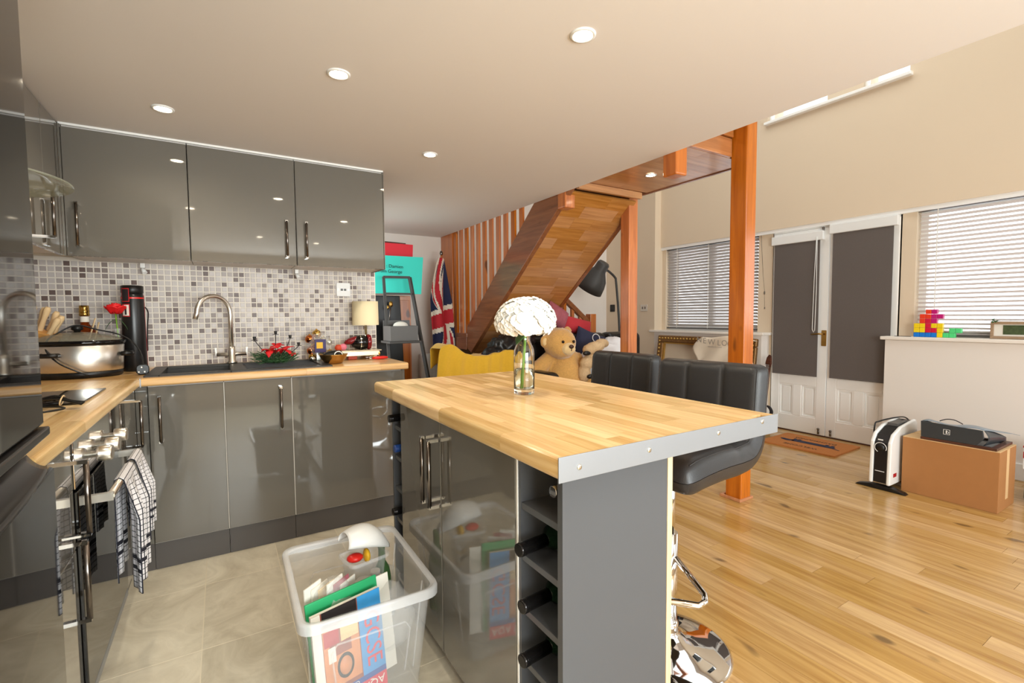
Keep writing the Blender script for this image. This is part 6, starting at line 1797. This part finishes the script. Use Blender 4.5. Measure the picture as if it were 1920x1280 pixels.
# read from the doors: text runs along +y -> -y reversed
tmx = dmw @ Matrix.Translation((0, 0, .0145)) @ Matrix.Rotation(R(90), 4, 'Z')
mo = text_mesh('WELCOME', .058, M['ink'], 'mat_lettering', tmx @ Matrix.Translation((0, .155, 0)), dm, .0005)
text_mesh('DACHSHUNDS', .052, M['ink'], 'mat_lettering', tmx @ Matrix.Translation((0, -.125, 0)), dm, .0005)
dgm = MB()
def blob(pts): dgm.prism(pts, 2, 0.0, .0012, mx=tmx)
# long low dog seen from the side: body, head, ear, legs, tail
blob([(-.20, .035), (.13, .04), (.15, -.005), (.13, -.035), (-.19, -.035), (-.215, 0)])
blob([(.12, .03), (.17, .055), (.225, .03), (.25, .0), (.22, -.012), (.17, -.005), (.13, -.01)])
for x in (-.185, -.14, .09, .125): blob([(x, -.03), (x + .022, -.03), (x + .024, -.065), (x - .004, -.065)])
blob([(-.205, .02), (-.20, .035), (-.26, .06), (-.268, .052)])
part('dog_motif', dgm, M['navy'], dm)

# oil-free heater
HX0, HX1, HY0, HY1 = 4.63, 5.05, -1.965, -1.845
ht = thing('electric_heater', 'white and black upright electric heater beside the cardboard box', 'heater', (4.84, -1.905, 0))
def hprof(ins):
    return [(HX0 + ins, .04 + ins), (HX0 + .01 + ins, .32 - ins * .3), (HX0 + .05 + ins, .375 - ins), (HX0 + .16, .415 - ins), (HX1 - .03 - ins, .440 - ins), (HX1 - ins, .415 - ins), (HX1 - ins, .04 + ins)]
part('white_side', MB().prism(hprof(0), 1, HY0, HY0 + .022), M['white_plastic'], ht, bev=.008, seg=3)
part('white_side', MB().prism(hprof(0), 1, HY1 - .022, HY1), M['white_plastic'], ht, bev=.008, seg=3)
part('black_core', MB().prism(hprof(.008), 1, HY0 + .0225, HY1 - .0225), M['black_satin'], ht, bev=.004)
dx = HX0 + .004; ymid = (HY0 + HY1) / 2
part('dial', MB().lathe([(.026, 0), (.026, .006), (.022, .014), (.001, .014)], (0, 0, 0), 24, mx=Matrix.Translation((dx + .012, ymid, .285)) @ Matrix.Rotation(R(-92), 4, 'Y')), M['black_plastic'], ht)
part('dial_ring', MB().tube([(dx + .004, ymid + .033 * math.cos(a), .285 + .033 * math.sin(a)) for a in [PI * (-.35 + 1.5 * k / 20) for k in range(21)]], .0022, 6), M['white_plastic'], ht)
part('control_print', MB().box(dx - .0005, dx + .004, ymid - .014, ymid + .014, .335, .342).box(dx - .002, dx + .004, ymid - .026, ymid + .026, .125, .128), M['white_plastic'], ht)
part('side_badge', MB().box(HX0 + .05, HX0 + .10, HY0 - .0008, HY0, .09, .115), M['red_trim'], ht)
part('foot', MB().prism([(HY0 - .085, 0), (HY1 + .085, 0), (HY1 + .07, .012), (HY1, .028), (HY0, .028), (HY0 - .07, .012)], 0, HX0 + .01, HX0 + .06), M['black_plastic'], ht, bev=.004)
part('foot', MB().prism([(HY0 - .085, 0), (HY1 + .085, 0), (HY1 + .07, .012), (HY1, .028), (HY0, .028), (HY0 - .07, .012)], 0, HX1 - .06, HX1 - .01), M['black_plastic'], ht, bev=.004)
part('power_cord', MB().tube(smooth_pts([(HX1 - .01, ymid, .30), (HX1 + .06, ymid, .38), (HX1 + .03, ymid + .02, .43), (4.93, ymid + .02, .450), (4.80, ymid + .07, .43), (4.75, HY1 + .02, .40), (4.78, HY1 + .03, .20), (4.95, HY1 + .06, .01)]), .005, 8), M['black_plastic'], ht)
part('top_grille', MB().box(HX0 + .18, HX1 - .05, ymid - .028, ymid + .028, .41, .428), M['rail_dark'], ht)

# cardboard box
KX0, KX1, KY0, KY1, KZ = 4.752, 5.065, -2.448, -1.985, .365
cbx = thing('cardboard_box', 'big plain brown cardboard box on the wooden floor by the heater', 'box', ((KX0 + KX1) / 2, (KY0 + KY1) / 2, 0))
part('box_body', MB().box(KX0, KX1, KY0, KY1, 0, KZ - .004), M['card'], cbx, bev=.002)
xm = (KX0 + KX1) / 2
part('top_flap', MB().box(KX0, xm - .004, KY0 + .001, KY1 - .001, KZ - .0038, KZ), M['card_light'], cbx)
part('top_flap', MB().box(xm + .004, KX1, KY0 + .001, KY1 - .001, KZ - .0038, KZ), M['card_light'], cbx)
part('side_tape', MB().box(xm - .025, xm + .025, KY0 - .0008, KY0 - .0001, .06, KZ - .004), M['card_light'], cbx)
# dark frame/tray lying on the box
tf = thing('dark_wood_frame', 'flat dark wood picture frame lying on the cardboard box', 'frame', ((KX0 + KX1) / 2, -2.2, KZ))
zf = KZ + .0005
for a in ((KX0 + .005, KX0 + .035, KY0 + .015, KY1 - .09), (KX1 - .04, KX1 - .01, KY0 + .015, KY1 - .09)): part('frame_rail', MB().box(a[0], a[1], a[2], a[3], zf, zf + .016), M['dark_wood'], tf, bev=.002)
for a in ((KX0 + .035, KX1 - .04, KY0 + .015, KY0 + .045), (KX0 + .035, KX1 - .04, KY1 - .12, KY1 - .09)): part('frame_rail', MB().box(a[0], a[1], a[2], a[3], zf, zf + .016), M['dark_wood'], tf, bev=.002)
part('frame_glass', MB().box(KX0 + .035, KX1 - .04, KY0 + .045, KY1 - .12, zf, zf + .006), M['bag_blue'], tf)
# shopping bag lying on top
zb0 = KZ + .018
bag = thing('dark_shopping_bag', 'charcoal paper shopping bag with a small white emblem lying on the box', 'bag', ((KX0 + KX1) / 2, -2.2, zb0))
bx0 = KX0 + .004
part('bag_base', MB().prism([(-2.078, zb0), (-2.345, zb0), (-2.375, zb0 + .045), (-2.368, zb0 + .092), (-2.075, zb0 + .100)], 0, bx0, bx0 + .012), M['bag_dark'], bag, bev=.002)
part('bag_side', MB().grid(lambda u, v: (bx0 + .0125 + .27 * u, -2.372 - .035 * u - .02 * math.sin(PI * v) * (1 - u), zb0 + .002 + v * (.090 - .068 * u ** 1.5)), 12, 6), M['bag_dark'], bag, solid=.002)
part('bag_top', MB().grid(lambda u, v: (bx0 + .0125 + .33 * u, -2.078 - .292 * v - .085 * u * v, zb0 + .100 - .008 * v - (.055 + .012 * math.sin(v * 7)) * u ** 1.6 + .006 * math.sin(v * 9 + u * 5)), 14, 18), M['bag_blue'], bag, solid=.002)
part('bag_side', MB().grid(lambda u, v: (bx0 + .0125 + .26 * u, -2.078, zb0 + .002 + v * (.097 - .06 * u ** 1.5)), 8, 4), M['bag_dark'], bag, solid=.002)
part('bag_handle', MB().tube(smooth_pts([(bx0 + .10, -2.14, zb0 + .098), (bx0 + .12, -2.17, zb0 + .112), (bx0 + .12, -2.21, zb0 + .112), (bx0 + .11, -2.25, zb0 + .096)]), .003, 6), M['ink'], bag)
em = MB(); eb = frame_mx((bx0 - .0006, -2.205, zb0 + .052), (0, -1, 0), (0, 0, 1))
for a in ((-.016, .016, .014, .016), (-.016, .016, -.016, -.014), (-.016, -.014, -.014, .014), (.014, .016, -.014, .014)): em.box(a[0], a[1], a[2], a[3], 0, .0006, 0, eb)
em.box(-.004, .002, -.010, .010, 0, .0006, 0, eb).tube([eb @ Vector((.004 + .006 * math.cos(x), -.002 + .006 * math.sin(x), .0006)) for x in [2 * PI * k / 14 for k in range(14)]], .0012, 5, closed=True)
part('emblem', em, M['white_plastic'], bag)
# goods at the right edge
gx = thing('red_white_box', 'red and white box at the right edge of the photo behind the cardboard box', 'box', (5.3, -2.62, .2))
part('box_body', MB().box(5.16, 5.42, -2.78, -2.46, .20, .345), M['white_plastic'], gx, bev=.002)
part('red_stripe', MB().box(5.158, 5.16, -2.78, -2.46, .27, .31).box(5.1585, 5.42, -2.78, -2.458, .335, .346), M['red_trim'], gx)
gx = thing('black_toy_case', 'black boxy case under the red and white box at the right edge', 'case', (5.3, -2.62, 0))
part('case_body', MB().box(5.14, 5.45, -2.80, -2.47, .0, .198), M['black_plastic'], gx, bev=.02)
part('case_trim', MB().box(5.137, 5.14, -2.78, -2.49, .155, .16).box(5.137, 5.14, -2.78, -2.49, .07, .078), M['chrome'], gx)
part('case_badge', MB().tube([(5.136, -2.54 + .018 * math.cos(a), .115 + .018 * math.sin(a)) for a in [2 * PI * k / 16 for k in range(16)]], .003, 6, closed=True), M['white_plastic'], gx)

# shaped coloured blocks on the right sill: each shape one object made of square units
U = .0365
b00 = Q(1713, 631.5, 0, 5.70)
y00 = b00.y; z00 = .9855
def shape(label, mk, cells, dx=0):
    t = thing('shaped_block', label, 'block', (5.70, y00 - cells[0][0] * U, z00 + cells[0][1] * U))
    me = MB().box(0, U * .97, 0, U * .97, 0, U * .97).mesh('square_unit', M[mk])
    for (i, j) in cells:
        o = bpy.data.objects.new('square_unit', me); COL.objects.link(o); o.parent = t
        o.matrix_parent_inverse = Matrix.Translation(t.location).inverted()
        o.location = (5.69 + dx, y00 - (i + 1) * U, z00 + j * U)
        b = o.modifiers.new('bevel', 'BEVEL'); b.width = .0025; b.segments = 2
    return t
shape('long blue bar block at the bottom left of the coloured stack', 'block_blu', [(0, 0), (1, 0), (2, 0), (3, 0)])
shape('yellow square block resting on the blue bar', 'block_yel', [(0, 1), (1, 1), (0, 2), (1, 2)])
shape('crimson L-shaped block in the middle of the coloured stack', 'block_crim', [(2, 1), (3, 1), (2, 2), (2, 3)])
shape('yellow hooked block standing at the right of the coloured stack', 'block_yel', [(4, 0), (4, 1), (4, 2), (3, 2)])
shape('scarlet stepped block at the top left of the coloured stack', 'block_red', [(1, 3), (1, 4), (2, 4), (2, 5)])
shape('magenta T-shaped block at the top right of the coloured stack', 'block_mag', [(3, 3), (3, 4), (3, 5), (4, 4)])
shape('mint green stepped block at the right, lying apart on the sill', 'block_grn', [(5, 0), (6, 0), (6, 1), (7, 1)])
o = part('sill_strip', MB().box(5.70, 5.712, y00 + .02, y00 + .13, .9852, .9885), M['ink'], None); tag(o, 'small dark pen-like strip on the sill left of the coloured blocks', 'strip')
# driftwood picture frame on the sill
q0 = Q(1856, 635, 0, 5.71)
pfr = thing('driftwood_frame', 'driftwood photo frame with a garden picture on the right sill', 'frame', (5.71, q0.y - .15, .986))
fy_ = q0.y; fh = Q(1856, 602, 0, 5.71).z - .986
for a in ((fy_ - .30, fy_, 0, .020), (fy_ - .30, fy_, fh - .022, fh)): part('frame_rail', MB().box(5.705, 5.725, a[0], a[1], .986 + a[2], .986 + a[3]), M['rustic'], pfr, bev=.003)
for a in ((fy_ - .018, fy_), (fy_ - .30, fy_ - .282)): part('frame_stile', MB().box(5.705, 5.725, a[0], a[1], 1.006, .986 + fh - .022), M['rustic'], pfr, bev=.003)
part('mount_board', MB().box(5.716, 5.720, fy_ - .282, fy_ - .018, 1.006, .986 + fh - .022), M['paper'], pfr)
part('garden_picture', MB().box(5.713, 5.7158, fy_ - .276, fy_ - .066, 1.018, .986 + fh - .028), M['garden'], pfr)
lfm = MB()
for k in range(14):
    a = rnd.uniform(0, 2 * PI); c = Vector((5.702, fy_ - .01 - .03 * rnd.random(), .986 + fh - .005 + .012 * rnd.random()))
    lfm.bar(c, c + Vector((-.01, .02 * math.cos(a), .014 * math.sin(a))), .008, .001)
part('leaf_sprig', lfm, M['leaf'], pfr)
